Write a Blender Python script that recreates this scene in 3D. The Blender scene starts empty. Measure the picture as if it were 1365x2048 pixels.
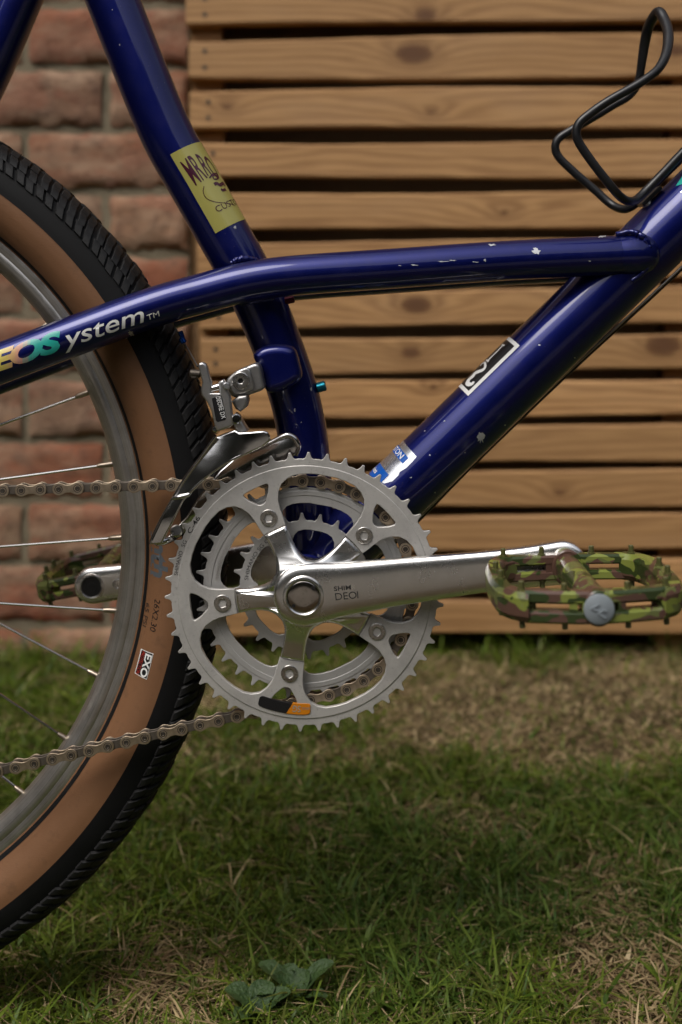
import bpy, bmesh, math, random
import numpy as np
from mathutils import Vector, Matrix, noise

R = math.radians
rnd = random.Random(7)
nprnd = np.random.default_rng(11)
scene = bpy.context.scene
col = scene.collection

# ------------------------------------------------------------------ camera
# metres; x along the bicycle (forwards = +x), y away from the camera, z up.
# The bicycle's centre plane is y = 0; the camera stands 0.865 m in front of it, half a metre above the lawn.
D, F, PX, PY, HC = 0.865, 2440.0, 722.0, 590.0, 0.5
cam_d = bpy.data.cameras.new('camera')
cam = bpy.data.objects.new('camera', cam_d); col.objects.link(cam)
cam.location = (0, -D, HC); cam.rotation_euler = (R(90), 0, 0)
cam_d.sensor_width = 36; cam_d.lens = F * 36 / 2048
cam_d.shift_x = (682.5 - PX) / 2048; cam_d.shift_y = -(1024 - PY) / 2048
cam_d.clip_start = 0.02; cam_d.clip_end = 400
cam_d.dof.use_dof = True; cam_d.dof.focus_distance = 0.812; cam_d.dof.aperture_fstop = 5.0
scene.camera = cam

# ------------------------------------------------------------------ sky, sun, exposure
SUN_EL, SUN_AZ = 56, -128          # azimuth of the light source seen from above, from +x counter-clockwise
world = bpy.data.worlds.new('World'); scene.world = world; world.use_nodes = True
wn = world.node_tree.nodes; wl = world.node_tree.links
bg = wn['Background']
sky = wn.new('ShaderNodeTexSky'); sky.sky_type = 'NISHITA'; sky.sun_disc = False
sky.sun_elevation = R(SUN_EL); sky.sun_rotation = R(90 - SUN_AZ)
sky.air_density = 1.0; sky.dust_density = 4.0; sky.ozone_density = 1.0
hsv = wn.new('ShaderNodeHueSaturation'); hsv.inputs['Saturation'].default_value = 0.35
wl.new(sky.outputs[0], hsv.inputs['Color']); wl.new(hsv.outputs[0], bg.inputs[0])
bg.inputs[1].default_value = 0.095
sun_d = bpy.data.lights.new('sun', 'SUN'); sun_d.energy = 0.85; sun_d.angle = R(32); sun_d.color = (1, .95, .88)
sun = bpy.data.objects.new('sun', sun_d); col.objects.link(sun)
dv = Vector((math.cos(R(SUN_EL)) * math.cos(R(SUN_AZ)), math.cos(R(SUN_EL)) * math.sin(R(SUN_AZ)), math.sin(R(SUN_EL))))
sun.rotation_euler = dv.to_track_quat('Z', 'Y').to_euler(); sun.location = dv * 5
vs = scene.view_settings
vs.view_transform = 'Standard'; vs.look = 'None'; vs.gamma = 1; vs.use_curve_mapping = False; vs.exposure = 0.80
scene.render.engine = 'CYCLES'; scene.cycles.use_denoising = True
scene.cycles.max_bounces = 6; scene.cycles.caustics_reflective = False; scene.cycles.caustics_refractive = False

# ------------------------------------------------------------------ helpers
def at(px, py, y=0.0):
    """a measured point of the photograph at depth y, as a place in the garden"""
    d = D + y
    return Vector(((px - PX) * d / F, y, HC - (py - PY) * d / F))
def proj(p):
    d = D + p[1]
    return (PX + p[0] * F / d, PY + (HC - p[2]) * F / d)

WM = {}
def link(name, me, mt=None, parent=None, mw=None):
    o = bpy.data.objects.new(name, me); col.objects.link(o)
    mw = mw or Matrix.Identity(4)
    if mt is not None and me is not None and len(me.materials) == 0:
        for m in (mt if isinstance(mt, (list, tuple)) else [mt]): me.materials.append(m)
    if parent is not None:
        o.parent = parent; o.matrix_parent_inverse = WM[parent.name].inverted()
    o.matrix_basis = mw; WM[o.name] = mw
    return o
def thing(name, label, cat, loc=(0, 0, 0), group=None):
    o = link(name, None, mw=Matrix.Translation(loc)); return tag(o, label, cat, group)
def tag(o, label, cat=None, group=None, kind=None):
    if label: o['label'] = label
    if cat: o['category'] = cat
    if group: o['group'] = group
    if kind: o['kind'] = kind
    return o
def smooth(me, ang=35):
    me.shade_smooth(); me.set_sharp_from_angle(angle=R(ang)); return me
def mesh(verts, faces, ang=35):
    me = bpy.data.meshes.new('m'); me.from_pydata([tuple(v) for v in verts], [], faces); me.validate()
    bm = bmesh.new(); bm.from_mesh(me); bmesh.ops.recalc_face_normals(bm, faces=bm.faces); bm.to_mesh(me); bm.free()
    return smooth(me, ang)
def join(meshes, ang=35):
    bm = bmesh.new()
    for m in meshes: bm.from_mesh(m)
    me = bpy.data.meshes.new('m'); bm.to_mesh(me); bm.free()
    return smooth(me, ang)
def xform(me, m):
    me.transform(m); return me
TOXZ = Matrix(((1, 0, 0, 0), (0, 0, -1, 0), (0, 1, 0, 0), (0, 0, 0, 1)))
def plate(loops, y0, y1, bev=0.0, ang=35, res=2):
    """flat plate from closed (x, z) loops (first outline, then holes) between depths y0 and y1 (y0 nearer)"""
    cu = bpy.data.curves.new('c', 'CURVE'); cu.dimensions = '2D'; cu.fill_mode = 'BOTH'
    for lp in loops:
        s = cu.splines.new('POLY'); s.points.add(len(lp) - 1); s.use_cyclic_u = True
        for p, q in zip(s.points, lp): p.co = (q[0], q[1], 0, 1)
    cu.extrude = max((y1 - y0) / 2 - bev, 1e-5)
    if bev: cu.bevel_depth = bev; cu.bevel_resolution = res; cu.offset = -bev
    o = bpy.data.objects.new('c', cu)
    me = bpy.data.meshes.new_from_object(o)
    bpy.data.objects.remove(o); bpy.data.curves.remove(cu)
    me.materials.clear()
    me.transform(Matrix.Translation((0, (y0 + y1) / 2, 0)) @ TOXZ)
    return smooth(me, ang)
def pl(pts, y):
    return [(lambda v: (v.x, v.z))(at(a, b, y)) for a, b in pts]
def cr(pts, n, closed=False):
    """Catmull-Rom through tuples"""
    P = [np.array(p, float) for p in pts]; k = len(P); out = []
    segs = k if closed else k - 1
    for i in range(segs):
        if closed: a, b, c, d = P[(i - 1) % k], P[i], P[(i + 1) % k], P[(i + 2) % k]
        else:
            b, c = P[i], P[i + 1]
            a = P[i - 1] if i else 2 * b - c
            d = P[i + 2] if i + 2 < k else 2 * c - b
        for j in range(n):
            t = j / n
            out.append(.5 * (2 * b + (c - a) * t + (2 * a - 5 * b + 4 * c - d) * t * t + (3 * b - a - 3 * c + d) * t ** 3))
    if not closed: out.append(P[-1])
    return out
def revolve(prof, cx, cz, n=96, a0=0, a1=2 * math.pi, closed_prof=False, ang=35):
    """turn an (r, y) profile about the y axis through (cx, cz)"""
    full = abs(a1 - a0 - 2 * math.pi) < 1e-6
    m = n if full else n + 1; k = len(prof)
    v = []; f = []
    for i in range(m):
        a = a0 + (a1 - a0) * i / n
        for r, y in prof: v.append((cx + r * math.cos(a), y, cz + r * math.sin(a)))
    for i in range(n):
        i2 = (i + 1) % m
        for j in range(k if closed_prof else k - 1):
            j2 = (j + 1) % k
            f.append((i * k + j, i2 * k + j, i2 * k + j2, i * k + j2))
    return mesh(v, f, ang)

class Tube:
    """round tube along a measured centre line of (px, py, y, radius)"""
    def __init__(s, pts, n=14, segs=36, world=False, sub=True):
        q = [tuple(at(a, b, y)) + (r,) for a, b, y, r in pts] if not world else pts
        q = cr(q, n) if sub else [np.array(p, float) for p in q]
        s.c = np.array([p[:3] for p in q]); s.r = np.array([p[3] for p in q]); s.segs = segs
        T = np.gradient(s.c, axis=0); T /= np.linalg.norm(T, axis=1)[:, None]
        N = np.array([0, -1.0, 0])[None] - T * (T @ np.array([0, -1.0, 0]))[:, None]
        bad = np.linalg.norm(N, axis=1) < .2
        if bad.any():
            N = np.array([0, 0, 1.0])[None] - T * (T @ np.array([0, 0, 1.0]))[:, None]
        N /= np.linalg.norm(N, axis=1)[:, None]
        U = np.cross(T, N)
        if U[len(U) // 2][2] < 0: U = -U
        s.T, s.N, s.U = T, N, U
        s.t = np.r_[0, np.cumsum(np.linalg.norm(np.diff(s.c, axis=0), axis=1))]
    def surf(s, t, a, off=0.0):
        f = lambda M: np.array([np.interp(t, s.t, M[:, k]) for k in range(3)])
        c, n, u = f(s.c), f(s.N), f(s.U); r = np.interp(t, s.t, s.r) + off
        return Vector(c + r * (math.cos(a) * n / np.linalg.norm(n) + math.sin(a) * u / np.linalg.norm(u)))
    def find(s, px, py):
        if not hasattr(s, 'grid'):
            tt = np.linspace(0, s.t[-1], 900); aa = np.linspace(-1.45, 1.45, 117)
            f = lambda M: np.stack([np.interp(tt, s.t, M[:, k]) for k in range(3)], 1)
            c, n, u = f(s.c), f(s.N), f(s.U); r = np.interp(tt, s.t, s.r)
            p = c[:, None] + r[:, None, None] * (np.cos(aa)[None, :, None] * n[:, None] + np.sin(aa)[None, :, None] * u[:, None])
            d = D + p[..., 1]
            s.grid = (tt, aa, PX + p[..., 0] * F / d, PY + (HC - p[..., 2]) * F / d)
        tt, aa, gx, gy = s.grid
        e = (gx - px) ** 2 + (gy - py) ** 2
        i, j = np.unravel_index(np.argmin(e), e.shape)
        return tt[i], aa[j]
    def mesh(s, caps=True, ang=40):
        n = s.segs; v = []; f = []
        for i in range(len(s.c)):
            for k in range(n):
                a = 2 * math.pi * k / n
                v.append(s.c[i] + s.r[i] * (math.cos(a) * s.N[i] + math.sin(a) * s.U[i]))
        for i in range(len(s.c) - 1):
            for k in range(n):
                k2 = (k + 1) % n
                f.append((i * n + k, i * n + k2, (i + 1) * n + k2, (i + 1) * n + k))
        if caps: f.append(tuple(range(n))[::-1]); f.append(tuple((len(s.c) - 1) * n + k for k in range(n)))
        return mesh(v, f, ang)
def rod(p, q, r, segs=16, bev=0.0):
    p = Vector(p); q = Vector(q); d = q - p; L = d.length
    prof = [(0, 0), (r, 0), (r, L), (0, L)] if not bev else [(0, 0), (r - bev, 0), (r, bev), (r, L - bev), (r - bev, L), (0, L)]
    v = []; f = []; n = segs
    for rr, h in prof[1:-1]:
        for k in range(n):
            a = 2 * math.pi * k / n; v.append((rr * math.cos(a), rr * math.sin(a), h))
    m = len(prof) - 2
    for i in range(m - 1):
        for k in range(n):
            k2 = (k + 1) % n; f.append((i * n + k, i * n + k2, (i + 1) * n + k2, (i + 1) * n + k))
    f.append(tuple(range(n))[::-1]); f.append(tuple((m - 1) * n + k for k in range(n)))
    me = mesh(v, f)
    me.transform(Matrix.Translation(p) @ d.to_track_quat('Z', 'Y').to_matrix().to_4x4())
    return me
def box(x0, x1, y0, y1, z0, z1, bev=0.0, seg=1):
    bm = bmesh.new(); bmesh.ops.create_cube(bm, size=1)
    bmesh.ops.transform(bm, verts=bm.verts, matrix=Matrix.Translation(((x0 + x1) / 2, (y0 + y1) / 2, (z0 + z1) / 2)) @ Matrix.Diagonal((x1 - x0, y1 - y0, z1 - z0, 1)))
    if bev: bmesh.ops.bevel(bm, geom=bm.edges[:], offset=bev, segments=seg, affect='EDGES', profile=.5)
    me = bpy.data.meshes.new('m'); bm.to_mesh(me); bm.free()
    return smooth(me, 50)
def text2d(body, bold=0.0, shear=0.0, spacing=1.0):
    """text as a flat mesh, scaled to height 1 (capitals) and starting at x = 0; returns mesh, width"""
    cu = bpy.data.curves.new('t', 'FONT'); cu.body = body; cu.size = 1; cu.offset = bold; cu.shear = shear
    cu.space_character = spacing; cu.resolution_u = 4
    o = bpy.data.objects.new('t', cu); me = bpy.data.meshes.new_from_object(o)
    bpy.data.objects.remove(o); bpy.data.curves.remove(cu); me.materials.clear()
    xs = [v.co.x for v in me.vertices]; x0, x1 = min(xs), max(xs)
    for v in me.vertices: v.co.x -= x0; v.co /= .69
    return me, (x1 - x0) / .69
def grid_cut(me, sx, sy):
    bm = bmesh.new(); bm.from_mesh(me)
    xs = [v.co.x for v in bm.verts]; ys = [v.co.y for v in bm.verts]
    for k, lo, hi, st in ((0, min(xs), max(xs), sx), (1, min(ys), max(ys), sy)):
        if not st: continue
        w = lo + st
        while w < hi:
            no = (1, 0, 0) if k == 0 else (0, 1, 0)
            co = (w, 0, 0) if k == 0 else (0, w, 0)
            bmesh.ops.bisect_plane(bm, geom=bm.verts[:] + bm.edges[:] + bm.faces[:], plane_co=co, plane_no=no)
            w += st
    bmesh.ops.triangulate(bm, faces=bm.faces); bm.to_mesh(me); bm.free(); return me
def remap(me, fn):
    for v in me.vertices: v.co = fn(v.co.x, v.co.y)
    me.update(); me.shade_smooth(); return me
def lettering(body, fn, height, width=None, bold=0, shear=0, cut=.5, spacing=1.0):
    """fn(u, v) in metres along / up the line of writing -> a place on the surface"""
    me, w = text2d(body, bold, shear, spacing); grid_cut(me, cut, cut)
    k = height if width is None else width / w
    return remap(me, lambda x, y: fn(x * k, y * height))
def patch(fn, u0, u1, v0, v1, nu=16, nv=16):
    v = []; f = []
    for i in range(nu + 1):
        for j in range(nv + 1): v.append(fn(u0 + (u1 - u0) * i / nu, v0 + (v1 - v0) * j / nv))
    for i in range(nu):
        for j in range(nv):
            a = i * (nv + 1) + j; f.append((a, a + 1, a + nv + 2, a + nv + 1))
    return mesh(v, f)
def blob(fn, pts):
    """flat polygon fan in surface coordinates"""
    c = np.mean(np.array(pts), 0); v = [fn(*c)] + [fn(*p) for p in pts]; n = len(pts)
    return mesh(v, [(0, 1 + i, 1 + (i + 1) % n) for i in range(n)])
def ribbon(fn, pts, w):
    p = np.array(cr(pts, 6)); t = np.gradient(p, axis=0); t /= np.linalg.norm(t, axis=1)[:, None] + 1e-12
    nrm = np.stack([-t[:, 1], t[:, 0]], 1); v = []; f = []
    for i in range(len(p)):
        ww = w(i / (len(p) - 1)) if callable(w) else w
        v.append(fn(*(p[i] - nrm[i] * ww / 2))); v.append(fn(*(p[i] + nrm[i] * ww / 2)))
    for i in range(len(p) - 1): f.append((2 * i, 2 * i + 1, 2 * i + 3, 2 * i + 2))
    return mesh(v, f)

# ------------------------------------------------------------------ materials
class NB:
    def __init__(s, name):
        s.m = bpy.data.materials.new(name); s.m.use_nodes = True; s.t = s.m.node_tree
        s.b = s.t.nodes['Principled BSDF']
    def n(s, typ, out=0, props=None, **inp):
        nd = s.t.nodes.new('ShaderNode' + typ)
        for k, v in (props or {}).items(): setattr(nd, k, v)
        for k, v in inp.items():
            k2 = k.replace('_', ' ')
            key = int(k[1:]) if k[0] == 'i' and k[1:].isdigit() else k2
            s.put(nd.inputs[key], v)
        return nd.outputs[out]
    def put(s, sock, v):
        if isinstance(v, bpy.types.NodeSocket): s.t.links.new(v, sock)
        else:
            if isinstance(v, (tuple, list)) and sock.type == 'RGBA' and len(v) == 3: v = (*v, 1)
            sock.default_value = v
    def set(s, **kw):
        for k, v in kw.items(): s.put(s.b.inputs[k.replace('_', ' ')], v)
        return s
    def math(s, op, a, b=0.0, c=0.0): return s.n('Math', props={'operation': op}, i0=a, i1=b, i2=c)
    def noise(s, scale, vec=None, detail=4, rough=.55, out=0):
        kw = {'Scale': scale, 'Detail': detail, 'Roughness': rough}
        if vec is not None: kw['Vector'] = vec
        return s.n('TexNoise', out=out, **kw)
    def ramp(s, fac, stops):
        nd = s.t.nodes.new('ShaderNodeValToRGB'); s.put(nd.inputs[0], fac); e = nd.color_ramp.elements
        while len(e) < len(stops): e.new(.5)
        for el, (p, c) in zip(e, stops): el.position = p; el.color = (*c, 1) if len(c) == 3 else c
        return nd.outputs[0]
    def mix(s, f, a, b, blend='MIX'):
        nd = s.t.nodes.new('ShaderNodeMix'); nd.data_type = 'RGBA'; nd.blend_type = blend
        s.put(nd.inputs[0], f); s.put(nd.inputs[6], a); s.put(nd.inputs[7], b); return nd.outputs[2]
    def bump(s, h, strength=.3, dist=.001):
        s.set(Normal=s.n('Bump', Height=h, Strength=strength, Distance=dist)); return s
    def obj(s): return s.n('TexCoord', out=3)
    def rand(s): return s.n('ObjectInfo', out=5)
    def scale(s, vec, sc, off=None):
        kw = {'Vector': vec, 'Scale': sc}
        if off is not None: kw['Location'] = off
        return s.n('Mapping', **kw)

def flat(name, c, rough=.5, metal=0.0, coat=0.0, spec=.5, vary=0.0, vs=80, bump=0.0):
    b = NB(name).set(Base_Color=c, Roughness=rough, Metallic=metal, Coat_Weight=coat, Specular_IOR_Level=spec)
    if vary:
        nz = b.noise(vs, b.obj(), 5, .6)
        b.set(Base_Color=b.mix(nz, [x * (1 - vary) for x in c], [min(1, x * (1 + vary)) for x in c]))
        b.set(Roughness=b.math('MULTIPLY_ADD', nz, .3, rough - .12))
    if bump: b.bump(b.noise(vs * 4, b.obj(), 4), bump, .0006)
    return b.m

def m_paint():
    b = NB('navy_paint'); o = b.obj()
    sp = b.ramp(b.noise(900, o, 2, .5), [(.72, (0, 0, 0)), (.78, (1, 1, 1))])
    dust = b.ramp(b.noise(60, o, 6, .7), [(.45, (0, 0, 0)), (.8, (1, 1, 1))])
    scr = b.ramp(b.noise(1, b.scale(o, (260, 260, 2600)), 3, .7), [(.69, (0, 0, 0)), (.72, (1, 1, 1))])
    sp = b.math('MAXIMUM', sp, b.math('MULTIPLY', scr, b.ramp(b.noise(24, o, 3, .6), [(.55, (0, 0, 0)), (.65, (1, 1, 1))])))
    c = b.mix(b.math('MULTIPLY', sp, .22), (.0003, .0042, .098), (.3, .28, .3))
    c = b.mix(b.math('MULTIPLY', dust, .03), c, (.25, .2, .16))
    b.set(Base_Color=c, Metallic=.8, Roughness=b.math('MULTIPLY_ADD', dust, .1, .46), Coat_Weight=.85, Coat_IOR=1.5, Coat_Roughness=b.math('MULTIPLY_ADD', dust, .07, .025))
    b.bump(b.noise(200, o, 3), .05, .0004)
    return b.m
def m_alu(name, c, rough, metal=1.0, rv=.25, dirt=.25):
    b = NB(name); o = b.obj()
    n1 = b.noise(45, o, 6, .65); n2 = b.noise(500, o, 3, .6)
    sm = b.ramp(n1, [(.42, (0, 0, 0)), (.68, (1, 1, 1))])
    cc = b.mix(b.math('MULTIPLY', sm, dirt), c, [x * .55 for x in c])
    cc = b.mix(b.math('MULTIPLY', b.ramp(n2, [(.6, (0, 0, 0)), (.7, (1, 1, 1))]), dirt * .5), cc, (.12, .1, .08))
    b.set(Base_Color=cc, Metallic=metal, Roughness=b.math('MULTIPLY_ADD', n1, rv, rough - rv * .4))
    b.bump(n2, .012 if rough < .3 else .08, .0004)
    return b.m
def m_wood(name, light, dark, knotc, wet=0.0):
    b = NB(name); o = b.obj(); r = b.rand()
    off = b.n('CombineXYZ', X=b.math('MULTIPLY', r, 37.0), Y=b.math('MULTIPLY', r, 11.0), Z=b.math('MULTIPLY', r, 53.0))
    p = b.n('VectorMath', props={'operation': 'ADD'}, i0=o, i1=off)
    w = b.noise(7, p, 3, .5, out=1)
    wo = b.n('VectorMath', props={'operation': 'ADD'}, i0=o, i1=b.scale(w, (.012, 0, .006), (-.006, 0, -.003)))
    dist = None
    for kx, ky in ((829, 108), (852, 30), (862, 225), (836, 612), (822, 706), (866, 772), (1326, 692), (1348, 100), (560, 1060), (1120, 985), (1010, 425), (640, 880), (960, 890), (455, 215), (1190, 610)):
        q = at(kx, ky, .735)
        df = b.n('VectorMath', props={'operation': 'MULTIPLY'}, i0=b.n('VectorMath', props={'operation': 'SUBTRACT'}, i0=wo, i1=(q.x, 0, q.z)), i1=(3.4, 0, 6.4))
        ln = b.n('VectorMath', props={'operation': 'LENGTH'}, out=1, i0=df)
        ln = b.math('ADD', ln, {(829, 108): -.02, (852, 30): .015, (836, 612): -.005, (822, 706): .02, (1326, 692): -.02, (1348, 100): .01, (560, 1060): .03}.get((kx, ky), .042))
        dist = ln if dist is None else b.math('MINIMUM', dist, ln)
    sep = b.n('SeparateXYZ', out=2, Vector=p)
    warp = b.n('SeparateXYZ', out=2, Vector=w)
    k = b.math('DIVIDE', 1.2, b.math('ADD', b.math('MULTIPLY', dist, 6.0), .22))
    slow = b.noise(1.0, b.scale(p, (3.0, 9, 26)), 3, .5)
    g = b.math('ADD', b.math('MULTIPLY', sep, 520.0), b.math('MULTIPLY', k, 9.0))
    g = b.math('ADD', g, b.math('MULTIPLY', slow, 26.0))
    ring = b.math('MULTIPLY_ADD', b.math('SINE', g), .5, .5)
    fine = b.noise(1.0, b.scale(p, (11, 520, 520)), 4, .6)
    blot = b.noise(1.0, b.scale(p, (5, 12, 18)), 4, .6)
    f = b.math('ADD', b.math('MULTIPLY', ring, .34), b.math('ADD', b.math('MULTIPLY', fine, .62), b.math('MULTIPLY', blot, .35)))
    c = b.ramp(f, [(.3, dark), (.9, light)])
    grey = b.ramp(blot, [(.5, (0, 0, 0)), (.75, (1, 1, 1))])
    c = b.mix(b.math('MULTIPLY', grey, .14), c, (.30, .23, .19))
    c = b.mix(b.math('MULTIPLY', b.ramp(b.math('FRACT', b.math('MULTIPLY', r, 5.7)), [(0, (0, 0, 0)), (1, (1, 1, 1))]), .55), c, [x * .5 for x in light])
    kn = b.ramp(b.math('ADD', dist, b.math('MULTIPLY_ADD', fine, .07, -.035)), [(.03, (1, 1, 1)), (.058, (.8, .8, .8)), (.068, (.32, .32, .32)), (.16, (0, 0, 0))])
    c = b.mix(b.math('MULTIPLY', kn, .85), c, knotc)
    b.set(Base_Color=c, Roughness=.62, Specular_IOR_Level=.35)
    b.bump(b.math('ADD', fine, b.math('MULTIPLY', ring, .5)), .25, .0015)
    return b.m
def m_brick():
    b = NB('weathered_brick'); o = b.obj(); r = b.rand()
    off = b.n('CombineXYZ', X=b.math('MULTIPLY', r, 19.0), Y=b.math('MULTIPLY', r, 7.0), Z=b.math('MULTIPLY', r, 31.0))
    p = b.n('VectorMath', props={'operation': 'ADD'}, i0=o, i1=off)
    n1 = b.noise(9, b.scale(p, (.8, 1, 2.2)), 6, .65); n2 = b.noise(55, p, 6, .7); n3 = b.noise(200, p, 3, .6)
    base = b.ramp(b.math('FRACT', b.math('MULTIPLY', r, 7.31)), [(0, (.27, .062, .026)), (.25, (.27, .155, .088)), (.5, (.25, .08, .038)), (.75, (.35, .22, .13)), (1, (.15, .06, .038))])
    sm = b.ramp(n1, [(.40, (0, 0, 0)), (.58, (1, 1, 1))])
    c = b.mix(b.math('MULTIPLY', sm, .75), base, (.36, .245, .16))
    dk = b.ramp(n2, [(.48, (0, 0, 0)), (.66, (1, 1, 1))])
    c = b.mix(b.math('MULTIPLY', dk, .65), c, (.10, .05, .035))
    rd = b.ramp(b.noise(14, b.scale(p, (1, 1, 1.5), (4, 2, 8)), 4, .6), [(.52, (0, 0, 0)), (.62, (1, 1, 1))])
    c = b.mix(b.math('MULTIPLY', rd, .5), c, (.23, .07, .038))
    c = b.mix(b.math('MULTIPLY', n3, .2), c, (.36, .26, .2))
    b.set(Base_Color=c, Roughness=.9, Specular_IOR_Level=.2)
    b.bump(b.math('ADD', n2, b.math('MULTIPLY', n1, .8)), .7, .006)
    return b.m
def m_rough(name, c1, c2, sc, rough=.9, bump=.5, bd=.004):
    b = NB(name); o = b.obj(); n1 = b.noise(sc, o, 8, .65)
    b.set(Base_Color=b.mix(n1, c1, c2), Roughness=rough, Specular_IOR_Level=.2); b.bump(b.noise(sc * 6, o, 5), bump, bd)
    return b.m
def m_camo():
    b = NB('camouflage_enamel'); o = b.obj()
    w = b.noise(38, o, 2, .5, out=1)
    p = b.n('VectorMath', props={'operation': 'ADD'}, i0=b.scale(o, (.8, .6, 2.0)), i1=b.scale(w, (.035, .035, .035)))
    n1 = b.noise(75, p, 1, .3); n2 = b.noise(62, b.scale(p, (1, 1, 1), (3, 5, 2)), 1, .3); n3 = b.noise(74, b.scale(p, (1, 1, 1), (7, 1, 9)), 1, .3)
    st = lambda x, t: b.ramp(x, [(t, (0, 0, 0)), (t + .012, (1, 1, 1))])
    c = b.mix(st(n1, .47), (.125, .14, .045), (.095, .05, .036))
    c = b.mix(st(n2, .57), c, (.19, .22, .045))
    c = b.mix(st(n3, .57), c, (.03, .045, .012))
    wear = b.ramp(b.noise(140, o, 5, .7), [(.66, (0, 0, 0)), (.72, (1, 1, 1))])
    c = b.mix(b.math('MULTIPLY', wear, .35), c, (.22, .2, .17))
    b.set(Base_Color=c, Roughness=.22, Specular_IOR_Level=.5)
    b.bump(b.noise(300, o, 3), .1, .0005)
    return b.m
def m_tan():
    b = NB('tan_sidewall'); o = b.obj()
    n1 = b.noise(35, o, 6, .65); n2 = b.noise(1, b.scale(o, (300, 300, 1400)), 3, .6)
    c = b.mix(n1, (.150, .070, .032), (.235, .116, .056))
    c = b.mix(b.math('MULTIPLY', b.ramp(b.noise(70, o, 6, .7), [(.55, (0, 0, 0)), (.72, (1, 1, 1))]), .4), c, (.06, .035, .02))
    b.set(Base_Color=c, Roughness=.55, Specular_IOR_Level=.35); b.bump(n2, .25, .0004)
    return b.m
def m_rubber():
    b = NB('black_rubber'); o = b.obj(); n1 = b.noise(60, o, 6, .7)
    c = b.mix(b.ramp(n1, [(.4, (0, 0, 0)), (.8, (1, 1, 1))]), (.005, .005, .0055), (.016, .0155, .0155))
    b.set(Base_Color=c, Roughness=.62, Specular_IOR_Level=.35); b.bump(b.noise(420, o, 4), .35, .0006)
    return b.m
def m_rim():
    b = NB('brushed_rim'); o = b.obj(); n1 = b.noise(60, o, 6, .65)
    r = b.n('VectorMath', props={'operation': 'DISTANCE'}, out=1, i0=b.scale(o, (1, 0, 1)), i1=((-501 - PX) * .851 / F, 0, HC - (1095.5 - PY) * .851 / F))
    tn = b.noise(1.0, b.n('CombineXYZ', X=b.math('MULTIPLY', r, 1500.0)), 3, .6)
    k = b.math('ADD', b.math('MULTIPLY', n1, .4), b.math('MULTIPLY', tn, .75))
    c = b.ramp(k, [(.38, (.30, .28, .25)), (.55, (.5, .48, .45)), (.75, (.68, .66, .63))])
    b.set(Base_Color=c, Metallic=.9, Roughness=b.math('MULTIPLY_ADD', n1, .2, .24)); b.bump(tn, .3, .0004)
    return b.m
def m_holo():
    b = NB('rainbow_foil'); o = b.obj()
    s = b.n('SeparateXYZ', out=0, Vector=o)
    x = b.math('MULTIPLY_ADD', s, 20.9, 5.1)
    x = b.math('ADD', x, b.math('MULTIPLY', b.noise(1, b.scale(o, (900, 1, 40)), 2, .5), .22))
    c = b.ramp(x, [(.0, (.55, .55, .06)), (.28, (.62, .5, .12)), (.5, (.6, .28, .22)), (.68, (.05, .4, .34)), (.9, (.02, .36, .3))])
    b.set(Base_Color=c, Roughness=.3); return b.m

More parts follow.
